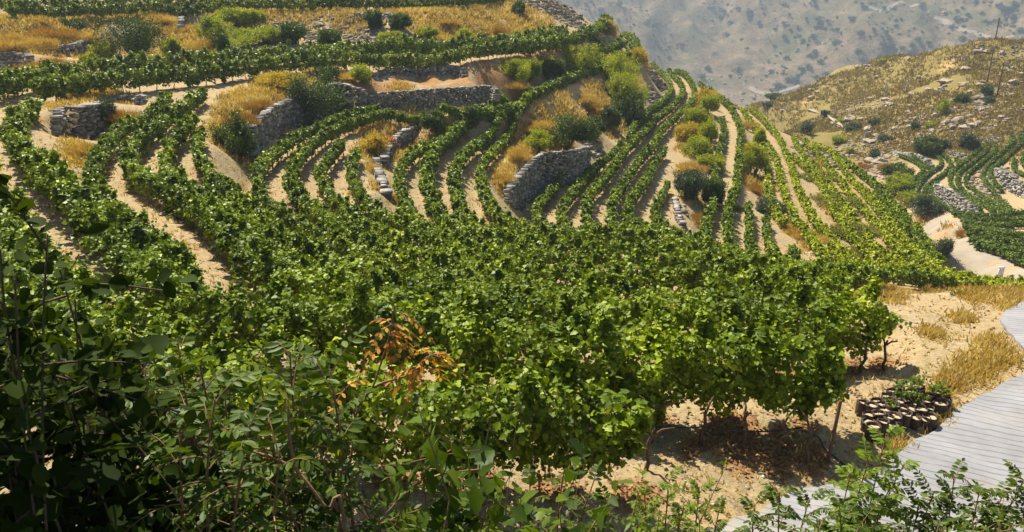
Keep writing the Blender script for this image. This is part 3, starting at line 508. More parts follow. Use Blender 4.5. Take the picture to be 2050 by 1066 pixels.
# grid whose cells grow with distance from the vineyard's near corner
A = np.radians(np.arange(-62, 62.01, 0.22)); Rr = [0.0, 0.8]
while Rr[-1] < 330: Rr.append(Rr[-1] * 1.0085 + 0.03)
Rr = np.array(Rr[1:]); nA_, nR_ = len(A), len(Rr)
GX = np.sin(A)[None] * Rr[:, None]; GY = np.cos(A)[None] * Rr[:, None]
GZ = np.array([[tin_z(float(GX[i, j]), float(GY[i, j]), np.nan) for j in range(nA_)] for i in range(nR_)])
for j in range(nA_):
    c_ = GZ[:, j]; ok = ~np.isnan(c_); GZ[:, j] = np.interp(Rr, Rr[ok], c_[ok]) if ok.any() else -20
K = np.array([.25, .5, .25])
for _ in range(1):
    GZ[1:-1] = K[0] * GZ[:-2] + K[1] * GZ[1:-1] + K[2] * GZ[2:]
    GZ[:, 1:-1] = K[0] * GZ[:, :-2] + K[1] * GZ[:, 1:-1] + K[2] * GZ[:, 2:]
RRm = Rr[:, None] * np.ones((1, nA_))
GZ += 0.04 * noise2(GX, GY, 1.1) + np.clip((RRm - 40) / 120, 0, 1) * 0.35 * noise2(GX, GY, 6.0)
hill = np.clip((RRm - 155) / 30, 0, 1)
GZ += hill * (1.2 * noise2(GX + 7, GY, 22.0) + .5 * noise2(GX, GY, 5.0))

# ground cover: splats of what grows or lies where (R gold, G rust, B rubble, A turf)
cov = np.zeros((nR_, nA_, 4))
def splat(pts, ch, amt=1.0, px=28, dep=None):
    for p in pts:
        x, y = p[0], p[1]; rad = p[2] if len(p) > 2 else px
        # find the ground point under that line of sight
        hit = ground_hit(x, y)
        if hit is None: continue
        R = math.hypot(hit[0], hit[1]); w = rad / F_PX * R
        depth = w * (2.2 if dep is None else dep)
        u_ = np.array([hit[0], hit[1]]) / R
        dx = GX - hit[0]; dy = GY - hit[1]; al = dx * u_[0] + dy * u_[1]; ac = -dx * u_[1] + dy * u_[0]
        q = np.exp(-((al / depth) ** 2 + (ac / w) ** 2))
        cov[:, :, ch] = np.maximum(cov[:, :, ch], q * amt)

def make_bvh():
    v = np.stack([GX, GY, GZ], -1).reshape(-1, 3)
    idx = np.arange(nR_ * nA_).reshape(nR_, nA_)
    f = np.stack([idx[:-1, :-1], idx[:-1, 1:], idx[1:, 1:], idx[1:, :-1]], -1).reshape(-1, 4)
    return v, f, BVHTree.FromPolygons([tuple(p) for p in v.tolist()], f.tolist())
GV, GF, gb = make_bvh()
def ground_hit(px, py):
    d = Vector(ray(px, py)).normalized(); h = gb.ray_cast(Vector((0, 0, 0)), d)
    return np.array(h[0]) if h[0] is not None else None
def gz(x, y):
    h = gb.ray_cast(Vector((x, y, 500)), Vector((0, 0, -1)))
    return h[0][2] if h[0] is not None else -8.0
# rust litter under every row; gold, rubble and turf where the photo has them
for key, L in ROW3D.items():
    if key[0] in 'FG': continue
    P_ = L[::2]
    for p in P_:
        ii = np.searchsorted(Rr, math.hypot(p[0], p[1])); jj = int((math.atan2(p[0], p[1]) - A[0]) / (A[1] - A[0]))
        i0, i1, j0, j1 = max(0, ii - 14), min(nR_, ii + 15), max(0, jj - 14), min(nA_, jj + 15)
        if j1 <= j0 or i1 <= i0: continue
        d2 = (GX[i0:i1, j0:j1] - p[0]) ** 2 + (GY[i0:i1, j0:j1] - p[1]) ** 2
        cov[i0:i1, j0:j1, 1] = np.maximum(cov[i0:i1, j0:j1, 1], 0.60 * np.exp(-d2 / 0.30))
GOLD = [(1620,200,20),(1900,130,20),(2000,160,30),(1950,240,16),(1800,180,20),(60,60,60),(140,70,50),(0,80,50),(200,60,40),(290,40,50),(340,60,60),(370,100,60),(330,120,40),(420,120,30),(30,44,40),(100,41,40),(200,38,50),(300,32,50),(400,30,50),(500,28,50),(600,28,50),(700,27,50),(800,25,50),(900,20,40),(980,14,30),(880,45,60),(960,50,60),(1040,40,60),(1080,60,40),(930,75,40),(1000,75,40),(560,85,30),(500,200,50),(540,190,45),(520,215,40),(470,240,40),(450,270,40),(580,165,40),(640,156,40),(460,310,30),(160,200,30),(200,190,30),(120,212,26),(160,300,30),(150,320,30),(240,208,20),
 (740,268,30),(770,255,30),(820,246,30),(730,310,30),(745,340,22),(760,375,20),(800,205,30),(800,310,30),(830,300,25),(870,290,25),(900,262,20),(950,240,20),(785,400,14),(1100,250,40),(1070,280,40),(1040,310,40),(1010,345,30),(1000,370,25),(1030,270,30),(1130,220,40),(1190,190,35),(1230,210,40),(1170,250,30),(1210,255,30),(1280,115,20),(1250,140,30),(1215,220,40),(1385,260,30),(1395,230,30),(1405,200,25),(1380,300,30),(1372,350,26),(1385,400,30),(1500,250,16),(1490,300,14),(1510,370,30),(1600,470,30),(1580,450,25),(1620,490,25),(1630,330,20),(1660,420,20),(1810,448,14),(1845,445,14),(1890,460,12),(1930,470,14),
 (1720,590,40),(1800,588,40),(1880,586,40),(1960,588,40),(2040,590,40),(1780,600,30),(2030,612,30),(1950,740,40),(1900,765,30),(1980,690,30),(2000,720,30),(1880,800,25),(1850,850,20),(1790,890,20),(1880,830,20),(1860,670,20),(1920,640,20),
 (1740,330,20),(1800,290,20),(1850,318,12),(1920,335,10),(1950,345,10)]
RUST = [(760,175,40),(800,170,40),(860,165,40),(920,162,40),(980,160,40),(1030,160,40),(1060,150,40),(700,158,30),(110,125,30),(150,130,30),(260,110,25),(470,260,25),(520,240,25),(1230,235,30),(1190,215,30),(1150,90,40),(1100,100,30),(1350,300,10),(1540,372,20),(1420,200,10),(50,740,50),(90,770,40),(20,780,50),(1480,890,60),(1560,910,50),(1620,920,40),(1420,880,40),(1380,900,30),(1880,450,12),(1900,456,12),(1840,452,10),(1740,310,16),(1720,330,16)]
RUB = [(560,50,50),(620,55,50),(680,65,50),(740,75,40),(640,80,40),(560,75,40),(1100,10,40),(1130,30,40),(1060,10,30),(1010,85,40),(1190,80,30),(1200,110,30),(1320,170,25),(1325,140,25),(1310,200,22),(1170,280,25),(1190,310,20),(1360,420,14),(1420,330,14),(1400,350,12)] + \
      [(x, y, 34) for x, y in [(1620,310),(1660,320),(1700,305),(1750,280),(1800,260),(1850,240),(1900,220),(1950,210),(1980,235),(2020,180),(2040,220),(1930,250),(1850,280),(1780,300),(2000,260),(1960,270),(1560,160),(1610,180),(1700,130),(1950,110),(2030,110),(1990,150),(1700,215),(1760,215),(1650,240),(1760,320),(1760,345),(1745,335),(1990,350),(1960,380)]]
TURF = [(1640,150,40),(1700,165,50),(1780,150,50),(1850,130,50),(1900,170,50),(1850,190,50),(1780,190,50),(1700,200,50),(1640,215,50),(1580,220,30),(1680,260,50),(1750,250,40),(1820,225,40),(2000,130,40),(1960,170,40),(1640,290,40),(1690,290,40),(1650,370,34),(1660,400,30),(1680,440,30),(1640,345,26),(1730,500,24),(1420,300,20),(440,200,20),(430,240,25)]
splat(GOLD, 0, .62); splat(RUST, 1, .66); splat([p for p in RUST if p[1] > 800 or p[0] < 100] + [(1700,740,30),(1760,735,24)], 1, .95); splat(RUB, 2, .56); splat(TURF, 3, .62)
# leave paths bare
onhill = np.clip((RRm - 135) / 25, 0, 1) * (np.degrees(A)[None] > 12)
cov[:, :, 3] = np.maximum(cov[:, :, 3], onhill * (.60 + .10 * noise2(GX, GY, 25.0))); cov[:, :, 2] *= np.where(onhill > .5, .92, 1)
me = raw_mesh('terrain', GV, GF, 4, M['ground'], True)
ca = me.color_attributes.new('cover', 'FLOAT_COLOR', 'POINT')
ca.data.foreach_set('color', cov.reshape(-1, 4).astype(np.float32).ravel())
terrain = link('terrain', me); tag(terrain, 'sandy and golden vineyard hillside with dry rocky hill beyond', 'terrain', kind='structure')

# far mountain wall
A2 = np.radians(np.arange(-40, 50.01, 0.3)); R2 = np.concatenate([np.arange(150, 470, 10), np.arange(470, 900, 4)])
MX = np.sin(A2)[None] * R2[:, None]; MY = np.cos(A2)[None] * R2[:, None]
RM = R2[:, None] * np.ones((1, len(A2)))
AM = np.degrees(A2)[None] * np.ones((len(R2), 1))
foot = 478 + 30 * np.sin(np.radians(AM * 6)) + 18 * noise2(MX, MY * 0.2, 60.0)
MZ = np.where(RM < foot, -70 + 0.015 * (RM - foot), -70 + 0.47 * (RM - foot))
up_ = np.clip((RM - foot) / 60, 0, 1)
MZ += up_ * (13 * noise2(MX, MY * .35, 55.0) + 7 * noise2(MX + 40, MY * .6, 24.0) + 2.4 * noise2(MX, MY, 9.0) + .8 * noise2(MX, MY, 3.5))
MZ += 14 * np.exp(-((AM - 6) / 3.5) ** 2) * up_
MS = 1.9; MX, MY, MZ = MX * MS, MY * MS, MZ * MS
idx = np.arange(MX.size).reshape(MX.shape)
f_ = np.stack([idx[:-1, :-1], idx[:-1, 1:], idx[1:, 1:], idx[1:, :-1]], -1).reshape(-1, 4)
mv = np.stack([MX, MY, MZ], -1).reshape(-1, 3)
mo = link('mountain', raw_mesh('mountain', mv, f_, 4, M['mountain'], True)); tag(mo, 'hazy scrub covered mountainside across the valley', 'mountain', kind='structure')
mb = BVHTree.FromPolygons([tuple(p) for p in mv.tolist()], f_.tolist())
def mount_hit(px, py):
    h = mb.ray_cast(Vector((0, 0, 0)), Vector(ray(px, py)).normalized())
    return np.array(h[0]) if h[0] is not None else None

# ------------------------------------------------------------------ vine rows
def canopy(L, w, h, material, size, cover, near=False, seed=0, shoots=1.0, bare=0.5, wmod=.30, hole_amt=.95, clump=True):
    """leaf mesh of a trellised row standing on line L (ground points)"""
    r = np.random.default_rng(seed)
    d = np.r_[0, np.cumsum(np.linalg.norm(np.diff(L, axis=0), axis=1))]; tot = d[-1]
    a_leaf = size * size * (.62 if near else .55)
    (w0, w1), (h0, h1) = (w if isinstance(w, tuple) else (w, w)), (h if isinstance(h, tuple) else (h, h))
    n = int(tot * 2.0 * (max(w0, w1) + max(h0, h1) - bare) * cover / a_leaf)
    s = r.random(n) * tot
    w = np.interp(s, [0, tot * .3, tot * .75, tot], [w0, w0, w1, w1]); h = np.interp(s, [0, tot * .3, tot * .75, tot], [h0, h0, h1, h1])
    t = unit(np.gradient(L, axis=0)); tx = np.interp(s, d, t[:, 0]); ty = np.interp(s, d, t[:, 1])
    tt = unit(np.stack([tx, ty, 0 * tx], 1)); side = np.stack([-tt[:, 1], tt[:, 0], 0 * tx], 1)
    base = np.stack([np.interp(s, d, L[:, i]) for i in range(3)], 1)
    th = r.random(n) * 2 * math.pi
    c, sn = np.cos(th), np.sin(th)
    bump_ = 1 + wmod * noise1(s + 0.8 * c, seed + 1, (.35, .8, 1.7)) + .16 * np.sin(s * 5.1 + th * 3 + seed) + .10 * np.sin(s * 11 - th * 5)
    plant = np.abs(np.sin(math.pi * s / 1.15 + seed)); bump_ = bump_ * (.76 + .34 * plant)
    dep = 1 - .60 * r.random(n) ** 1.7
    hm = (.84 + .22 * plant) + .16 * noise1(s, seed + 2, (.25, .6, 1.3))
    # ends taper off
    e = np.clip(np.minimum(s, tot - s) / .5, .35, 1)
    A_ = w * .5 * bump_ * dep * e * (1 + .30 * sn); B2 = (h - bare) / 2 * hm * (1 + .5 * (bump_ - 1)) * dep * e
    off = side * (np.sign(c) * np.abs(c) ** .8 * A_)[:, None]
    isc = r.random(n) < (.52 if clump else 0)
    shr = np.where(isc, 1.0, .86 if clump else 1.0); off *= shr[:, None]; B2 = B2 * shr
    z = bare + (h - bare) / 2 + np.sign(sn) * np.abs(sn) ** .85 * B2
    pos = base + off; pos[:, 2] += z
    out = side * c[:, None]; out[:, 2] += sn
    if clump:
        # leaves gather on shoots: pull them towards the nearest shoot tip of their own part of the hedge
        nc = max(4, int(tot * (8.5 if near else 7.5))); ci = r.integers(0, n, nc); w8 = np.where(sn[ci] > -.1, 1.0, .38); ci = ci[r.random(nc) < w8]; ci = ci[np.argsort(s[ci])]
        wm = w[ci]; cen = base[ci] + (off / shr[:, None])[ci] * (.82 / np.maximum(dep[ci], .45))[:, None]; cen[:, 2] = base[ci, 2] + z[ci] + .02
        push = (.02 + .13 * r.random(len(ci))) * np.clip(wm, .3, 1.1); od = unit(out[ci] + np.array([0, 0, .35])); cen = cen + od * push[:, None]
        pick = r.integers(0, len(ci), n); sg_ = .092 * np.clip(w, .42, 1.0)
        al_ = r.normal(size=n) * sg_ * 1.25
        cp = cen[pick] + od[pick] * al_[:, None] + r.normal(size=(n, 3)) * (sg_ * .75)[:, None]
        pos = np.where(isc[:, None], cp, pos); out = np.where(isc[:, None], od[pick] * .7 + unit(cp - cen[pick]) * .5, out)
        dep = np.where(isc, .5, dep)
    nr = out * 1.0 + np.array([0, 0, .7]) + .62 * r.normal(size=(n, 3))
    ax = r.normal(size=(n, 3)) * .8 + out * .35 + np.array([0, 0, -.55])
    sz = size * (.45 + 1.1 * r.random(n) ** 1.3)
    hole = noise1(s * 1.0 + .5 * sn + .9 * c, seed + 5, (.55, 1.1, 2.1)) + .5 * np.sin(s * 7.3 + th * 2)
    keep = r.random(n) < np.clip(.60 + hole_amt * hole, .06, 1)
    keep |= dep < .80
    pos, ax, nr, sz = pos[keep], ax[keep], nr[keep], sz[keep]
    P_, AX, NR, SZ = [pos], [ax], [nr], [sz]
    # shoots that stick out of the hedge
    ns = int(tot * 2.6 * shoots)
    if ns:
        ss = r.random(ns) * tot; k = 6 if near else 5
        tx = np.interp(ss, d, t[:, 0]); ty = np.interp(ss, d, t[:, 1]); sd = unit(np.stack([-ty, tx, 0 * tx], 1)); al = unit(np.stack([tx, ty, 0 * tx], 1))
        b0 = np.stack([np.interp(ss, d, L[:, i]) for i in range(3)], 1)
        sg = np.where(r.random(ns) < .5, -1, 1.)
        ws = np.interp(ss, [0, tot * .3, tot * .75, tot], [w0, w0, w1, w1]); hs = np.interp(ss, [0, tot * .3, tot * .75, tot], [h0, h0, h1, h1])
        hh = hs * (.6 + .38 * r.random(ns)); b0 = b0 + sd * (sg * ws * .42)[:, None]; b0[:, 2] += hh
        dirv = unit(sd * (sg * (.5 + r.random(ns)))[:, None] + al * (r.normal(size=ns) * .6)[:, None] + np.array([0, 0, 1.]) * (r.random(ns) * 1.1)[:, None])
        ln = .18 + .30 * r.random(ns) ** 1.5 * 1.6
        for j in range(k):
            f = (j + 1) / k
            p = b0 + dirv * (ln * f)[:, None]; p[:, 2] -= .28 * ln * f * f
            P_.append(p + r.normal(size=p.shape) * .03); AX.append(dirv + .7 * r.normal(size=p.shape)); NR.append(np.array([0, 0, 1.]) + .6 * r.normal(size=p.shape)); SZ.append(np.full(ns, size * (1.0 - .45 * f)))
    pos, ax, nr, sz = np.vstack(P_), np.vstack(AX), np.vstack(NR), np.concatenate(SZ)
    if near: V, Fc = bake(VINE, pos, ax, nr, sz, sz); k = 3
    else: V, Fc = bake(KITE, pos, ax, nr, sz * 1.05, sz * .95); k = 4
    return raw_mesh('foliage', V, Fc, k, M[material])

def trunk_mesh(hh, seed, r0=.035):
    r = np.random.default_rng(seed); a = Acc()
    pts = [np.array([0, 0, -.08])]
    for i in range(1, 6): pts.append(np.array([r.normal() * .03, r.normal() * .03, hh * i / 5]))
    a.tube(pts, [r0 * 1.4, r0 * 1.1, r0, r0 * .95, r0 * .9, r0 * .7], 5)
    for s in (-1, 1):
        a.tube([pts[-2], pts[-1] + np.array([s * .12, 0, .03]), pts[-1] + np.array([s * .3, 0, .12])], [r0 * .7, r0 * .6, r0 * .4], 4)
    return a.mesh('trunk', M['bark'])
TRUNKS = [trunk_mesh(.72, 40 + i) for i in range(5)]

def snap(L):
    Q = L.copy(); Q[:, 2] = [gz(p[0], p[1]) for p in L]; 
    z = Q[:, 2].copy(); z[1:-1] = (z[:-2] + z[1:-1] + z[2:]) / 3; Q[:, 2] = z; return Q
allrows = [(k, w, h, m_, tr, lab) for k, ref, w, h, m_, tr, p, lab in ROWS] + [(k, 1.15, 1.5, 'vine_distant', 0, lab) for k, p, lab in FARM]
nleaf = 0
for i, (key, w, h, m_, tr, lab) in enumerate(allrows):
    L = snap(ROW3D[key]); mid = L[len(L) // 2]
    HW = {'W0': ((.72, 1.05), (1.4, 1.9)), 'W1': ((.55, 1.0), (1.25, 1.95)), 'Wm1': ((.8, .9), (1.5, 1.7)), 'W3': ((.46, .9), (1.15, 1.8)), 'W4': ((.46, .6), (1.15, 1.45)), 'W6': ((.38, .5), (1.1, 1.3)), 'W8': ((.38, .48), (1.1, 1.3)), 'W10': ((.38, .48), (1.1, 1.3)), 'W12': ((.38, .48), (1.1, 1.3)),
          'W2': (.48, 1.15), 'V5': ((.42, .5), (1.2, 1.3))}
    if key in HW: w, h = HW[key]
    elif key in ('top', 'top2'): w, h = .6, 1.45
    elif key in ('R2b', 'R2f'): w, h = .9, 1.6
    elif key in ('A1', 'A2', 'W5', 'W6', 'W7', 'W8', 'W9', 'W10', 'W11', 'W12', 'W13'): w, h = (.38, .60), (1.1, 1.5)
    elif key in ('F12', 'F13') or key[0] == 'G': w, h = .75, 1.0
    elif key[0] == 'F': w, h = .38, .72
    elif key[0] in 'ST': w, h = (.27, .42), (.95, 1.1)
    else: w, h = (.36, .46), (1.05, 1.25)
    root = empty('vine_row', tuple(mid), lab, 'vine row', 'vine rows of the far terraces' if key[0] in 'FG' else 'vine rows following the contours')
    Rr_ = np.hypot(L[:, 0], L[:, 1]); 
    # split by distance so leaves keep their real look near and stay affordable far off
    segs = []
    if key in ('W0', 'W1', 'W3', 'W4', 'Wm1'):
        far = Rr_ > 24
        cut = np.where(far)[0]
        if len(cut) and not far.all():
            j = cut.max() + 1 if far[0] else cut.min()
            segs = [(L[:j + 1], far[0]), (L[j:], not far[0])]
        else: segs = [(L, far[0])]
    else: segs = [(L, True)]
    for si, (S, isfar) in enumerate(segs):
        if len(S) < 3: continue
        Rm = float(np.median(np.hypot(S[:, 0], S[:, 1])))
        ws_, hs_ = w, h
        if len(segs) == 2 and isinstance(w, tuple):
            ws_, hs_ = (((w[0], w[0] * .5 + w[1] * .5), (h[0], h[0] * .5 + h[1] * .5)) if si == 0 else ((w[0] * .5 + w[1] * .5, w[1]), (h[0] * .5 + h[1] * .5, h[1])))
        if isfar:
            size = .088 + .0008 * Rm
            cvr = 3.1 if Rm < 60 else 3.6
            me = canopy(S, ws_, hs_, m_, size, cvr, False, i * 10 + si, shoots=.8 if Rm < 110 else .3, clump=Rm < 105, bare=.32 if tr else .22, hole_amt=.95 if Rm < 55 else .45)
        else:
            me = canopy(S, ws_, hs_, m_, .084, 3.1, True, i * 10 + si, shoots=1.2, bare=.24)
        nleaf += len(me.polygons)
        o = link('foliage', me, root); o.location = -Vector(mid)
    if tr:
        stp = 1.15; d = np.r_[0, np.cumsum(np.linalg.norm(np.diff(L, axis=0), axis=1))]
        cnt = min(95, int(d[-1] / stp))
        # trunks where the row shows its foot
        Lr = np.interp(np.arange(cnt) * stp + .4, d, np.arange(len(L)))
        for q in Lr:
            p = np.array([np.interp(q, range(len(L)), L[:, a]) for a in range(3)])
            if p[1] < 36: continue
            o = link('trunk', random.choice(TRUNKS), root); o.location = Vector(p) - Vector(mid) + Vector((random.uniform(-.08, .08), random.uniform(-.08, .08), 0))
            o.rotation_euler = (random.uniform(-.12, .12), random.uniform(-.12, .12), random.uniform(0, 6.28)); s_ = random.uniform(.85, 1.1); o.scale = (s_, s_, s_)
print('leaf faces', nleaf)

# ------------------------------------------------------------------ dry-stone walls
CUBE = np.array([[x, y, z] for x in (-.5, .5) for y in (-.5, .5) for z in (-.5, .5)], float)
CF = np.array([[0, 1, 3, 2], [4, 6, 7, 5], [0, 4, 5, 1], [2, 3, 7, 6], [0, 2, 6, 4], [1, 5, 7, 3]])
for wi, (key, pts, mt, lab) in enumerate(WALLS):
    T3, B3 = WALL3D[key]; r = np.random.default_rng(100 + wi)
    n_ = min(len(T3), len(B3)); T3 = T3[np.linspace(0, len(T3) - 1, n_).astype(int)]; B3 = B3[np.linspace(0, len(B3) - 1, n_).astype(int)]
    d = np.r_[0, np.cumsum(np.linalg.norm(np.diff(T3, axis=0), axis=1))]
    Rm = float(np.mean(np.hypot(T3[:, 0], T3[:, 1]))); st = max(.30, Rm * .0043)
    far = key[0] == 'f'
    mid = T3[n_ // 2]; VV = []
    s = 0.0; cols = max(2, int(d[-1] / (st * 1.05)))
    for ci in range(cols):
        sc = (ci + .5) / cols * d[-1]
        top = np.array([np.interp(sc, d, T3[:, a]) for a in range(3)]); bs = np.array([np.interp(sc, d, B3[:, a]) for a in range(3)])
        i_ = min(n_ - 2, int(np.searchsorted(d, sc))); tg = unit(T3[i_ + 1] - T3[i_ - 1 if i_ > 0 else 0]); tg[2] = 0; tg = unit(tg)
        nrm = np.array([tg[1], -tg[0], 0]); 
        if nrm @ top > 0: nrm = -nrm
        H_ = np.linalg.norm(top - bs) + .35; rows_ = max(1, int(H_ / (st * .62)))
        for k in range(rows_ + 1):
            f = (k + r.random() * .5 - .25) / rows_
            p = bs + (top - bs) * (f * (1 + .14) - .08) + nrm * .30 + tg * (r.random() - .5) * st * .9 + nrm * (r.random() * .10 + .02)
            sx, sy, sz = st * (.62 + .55 * r.random()), .30 + .35 * r.random(), st * (.34 + .36 * r.random())
            if k == rows_: sx *= 1.25; sz *= .8
            v = CUBE * (1 + .32 * (r.random((8, 3)) - .5)) * (sx, sy, sz)
            a_ = (r.random() - .5) * .7; v = v @ np.array([[math.cos(a_), 0, math.sin(a_)], [0, 1, 0], [-math.sin(a_), 0, math.cos(a_)]])
            VV.append(p + v[:, 0:1] * tg + v[:, 1:2] * nrm + v[:, 2:3] * np.array([0, 0, 1.]) - nrm * .12)
    V = np.vstack(VV); Fc = (CF[None] + (np.arange(len(VV)) * 8)[:, None, None]).reshape(-1, 4)
    o = link('stone_wall', raw_mesh('stone_wall', V - mid, Fc, 4, M[mt]), loc=tuple(mid)); tag(o, lab, 'stone wall', 'dry-stone terrace walls')

# ------------------------------------------------------------------ concrete road with raked grooves
poly_px = [(1330,1120),(1480,1038),(1600,988),(1740,962),(1800,915),(1850,878),(1900,838),(1980,788),(2050,752),(2110,735),(2085,715),(2050,703),(2018,668),(2003,640),(2030,616),(2090,606),(2160,612),(2260,650),(2380,730),(2500,860),(2520,1100),(2300,1290),(1700,1400),(1450,1350)]
def rd_pt(x, y):
    g_ = ground_hit(x, y) if (x < 2600 and y < 1320) else None
    return g_ if g_ is not None else at_z(x, y, -7.8)
edge = smooth_line([rd_pt(x, y) for x, y in poly_px], 0.35)
def inside(p, E):
    x, y = p; c_ = False; j = len(E) - 1
    for i in range(len(E)):
        if (E[i][1] > y) != (E[j][1] > y) and x < (E[j][0] - E[i][0]) * (y - E[i][1]) / (E[j][1] - E[i][1] + 1e-12) + E[i][0]: c_ = not c_
        j = i
    return c_
E2 = [(p[0] + .05 * random.uniform(-1, 1), p[1] + .05 * random.uniform(-1, 1)) for p in edge]
gx = np.arange(min(p[0] for p in E2), max(p[0] for p in E2), .8); gy = np.arange(min(p[1] for p in E2), max(p[1] for p in E2), .8)
pin = [(x, y) for x in gx for y in gy if inside((x, y), E2)]
allp = [Vector(p) for p in E2] + [Vector(p) for p in pin]; nE = len(E2)
vco, _e, vfc, *_ = geometry.delaunay_2d_cdt(allp, [(i, (i + 1) % nE) for i in range(nE)], [], 1, 1e-6)
roadV = [(v[0], v[1], gz(v[0], v[1]) + .07) for v in vco]
a = Acc(); a.add(np.array(roadV), np.array([f for f in vfc if len(f) == 3]))
sk = np.array([(p[0], p[1], gz(p[0], p[1]) + .07) for p in E2]); lo = sk.copy(); lo[:, 2] -= .22
ii = np.arange(nE); a.add(np.vstack([sk, lo]), np.stack([ii, (ii + 1) % nE, (ii + 1) % nE + nE, ii + nE], -1))
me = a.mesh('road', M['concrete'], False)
g0, g1 = at_z(1825, 932, -7.9), at_z(2013, 964, -7.9); gd = g1 - g0; gd = gd / np.linalg.norm(gd); pn = np.array([-gd[1], gd[0]])
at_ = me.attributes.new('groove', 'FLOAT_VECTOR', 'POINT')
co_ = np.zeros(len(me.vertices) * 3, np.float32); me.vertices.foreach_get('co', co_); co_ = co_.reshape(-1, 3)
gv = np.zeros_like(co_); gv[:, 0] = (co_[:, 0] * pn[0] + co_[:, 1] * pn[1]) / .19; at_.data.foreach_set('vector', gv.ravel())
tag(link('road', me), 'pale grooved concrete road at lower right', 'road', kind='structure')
def strip(name, pts_px, width, hitf, m_, lift, step=3.0):
    P_ = [hitf(x, y) for x, y in pts_px]; P_ = [p for p in P_ if p is not None]
    L = smooth_line(P_, step); t = unit(np.gradient(L, axis=0)); n_ = unit(np.stack([-t[:, 1], t[:, 0], 0 * t[:, 0]], 1))
    rows_ = []
    for k_ in (-1, -.5, 0, .5, 1):
        Q = L + n_ * width * .5 * k_ + n_ * (noise1(np.arange(len(L)) * .3, 5 + int(k_ * 2)) * width * .12)[:, None]; rows_.append(Q)
    G = np.stack(rows_, 1)
    return G
def drape(G, bvh, lift):
    for i in range(G.shape[0]):
        for j in range(G.shape[1]):
            h = bvh.ray_cast(Vector((G[i, j, 0], G[i, j, 1], 900)), Vector((0, 0, -1)))
            if h[0] is not None: G[i, j, 2] = h[0][2] + lift
    idx = np.arange(G.shape[0] * G.shape[1]).reshape(G.shape[:2])
    return G.reshape(-1, 3), np.stack([idx[:-1, :-1], idx[:-1, 1:], idx[1:, 1:], idx[1:, :-1]], -1).reshape(-1, 4)
def floor_hit(x, y): return ground_hit(x, y)
for nm, pts, w_, lab in [('path', [(1868,440),(1880,462),(1895,480),(1925,502),(1960,522),(2010,545),(2080,572)], 5.0, 'pale dirt road through the valley'),
                    ('path', [(1752,376),(1790,418),(1830,460),(1862,500)], .9, 'narrow pale track down the right slope')]:
    V, Fc = drape(strip('path', pts, w_, floor_hit, None, 0, 1.2), gb, .06)
    tag(link('path', raw_mesh('path', V, Fc, 4, M['track'], True)), lab, 'path', kind='structure')
for nm, pts, w_, lab in [('path', [(1870,36),(1886,42),(1905,52),(1930,62),(1960,72),(2000,80),(2060,84)], 4.5, 'pale track across the far mountain'),
                    ('path', [(1600,172),(1570,182),(1545,188),(1520,186),(1500,176)], 5.0, 'pale track in the bottom of the far valley'),
                    ('path', [(1740,14),(1780,18),(1830,12),(1860,26)], 5.0, 'bare pale ground near the mountain track')]:
    V, Fc = drape(strip('path', pts, w_, mount_hit, None, 0, 3), mb, .5)
    tag(link('path', raw_mesh('path', V, Fc, 4, M['track'], True)), lab, 'path', kind='structure')

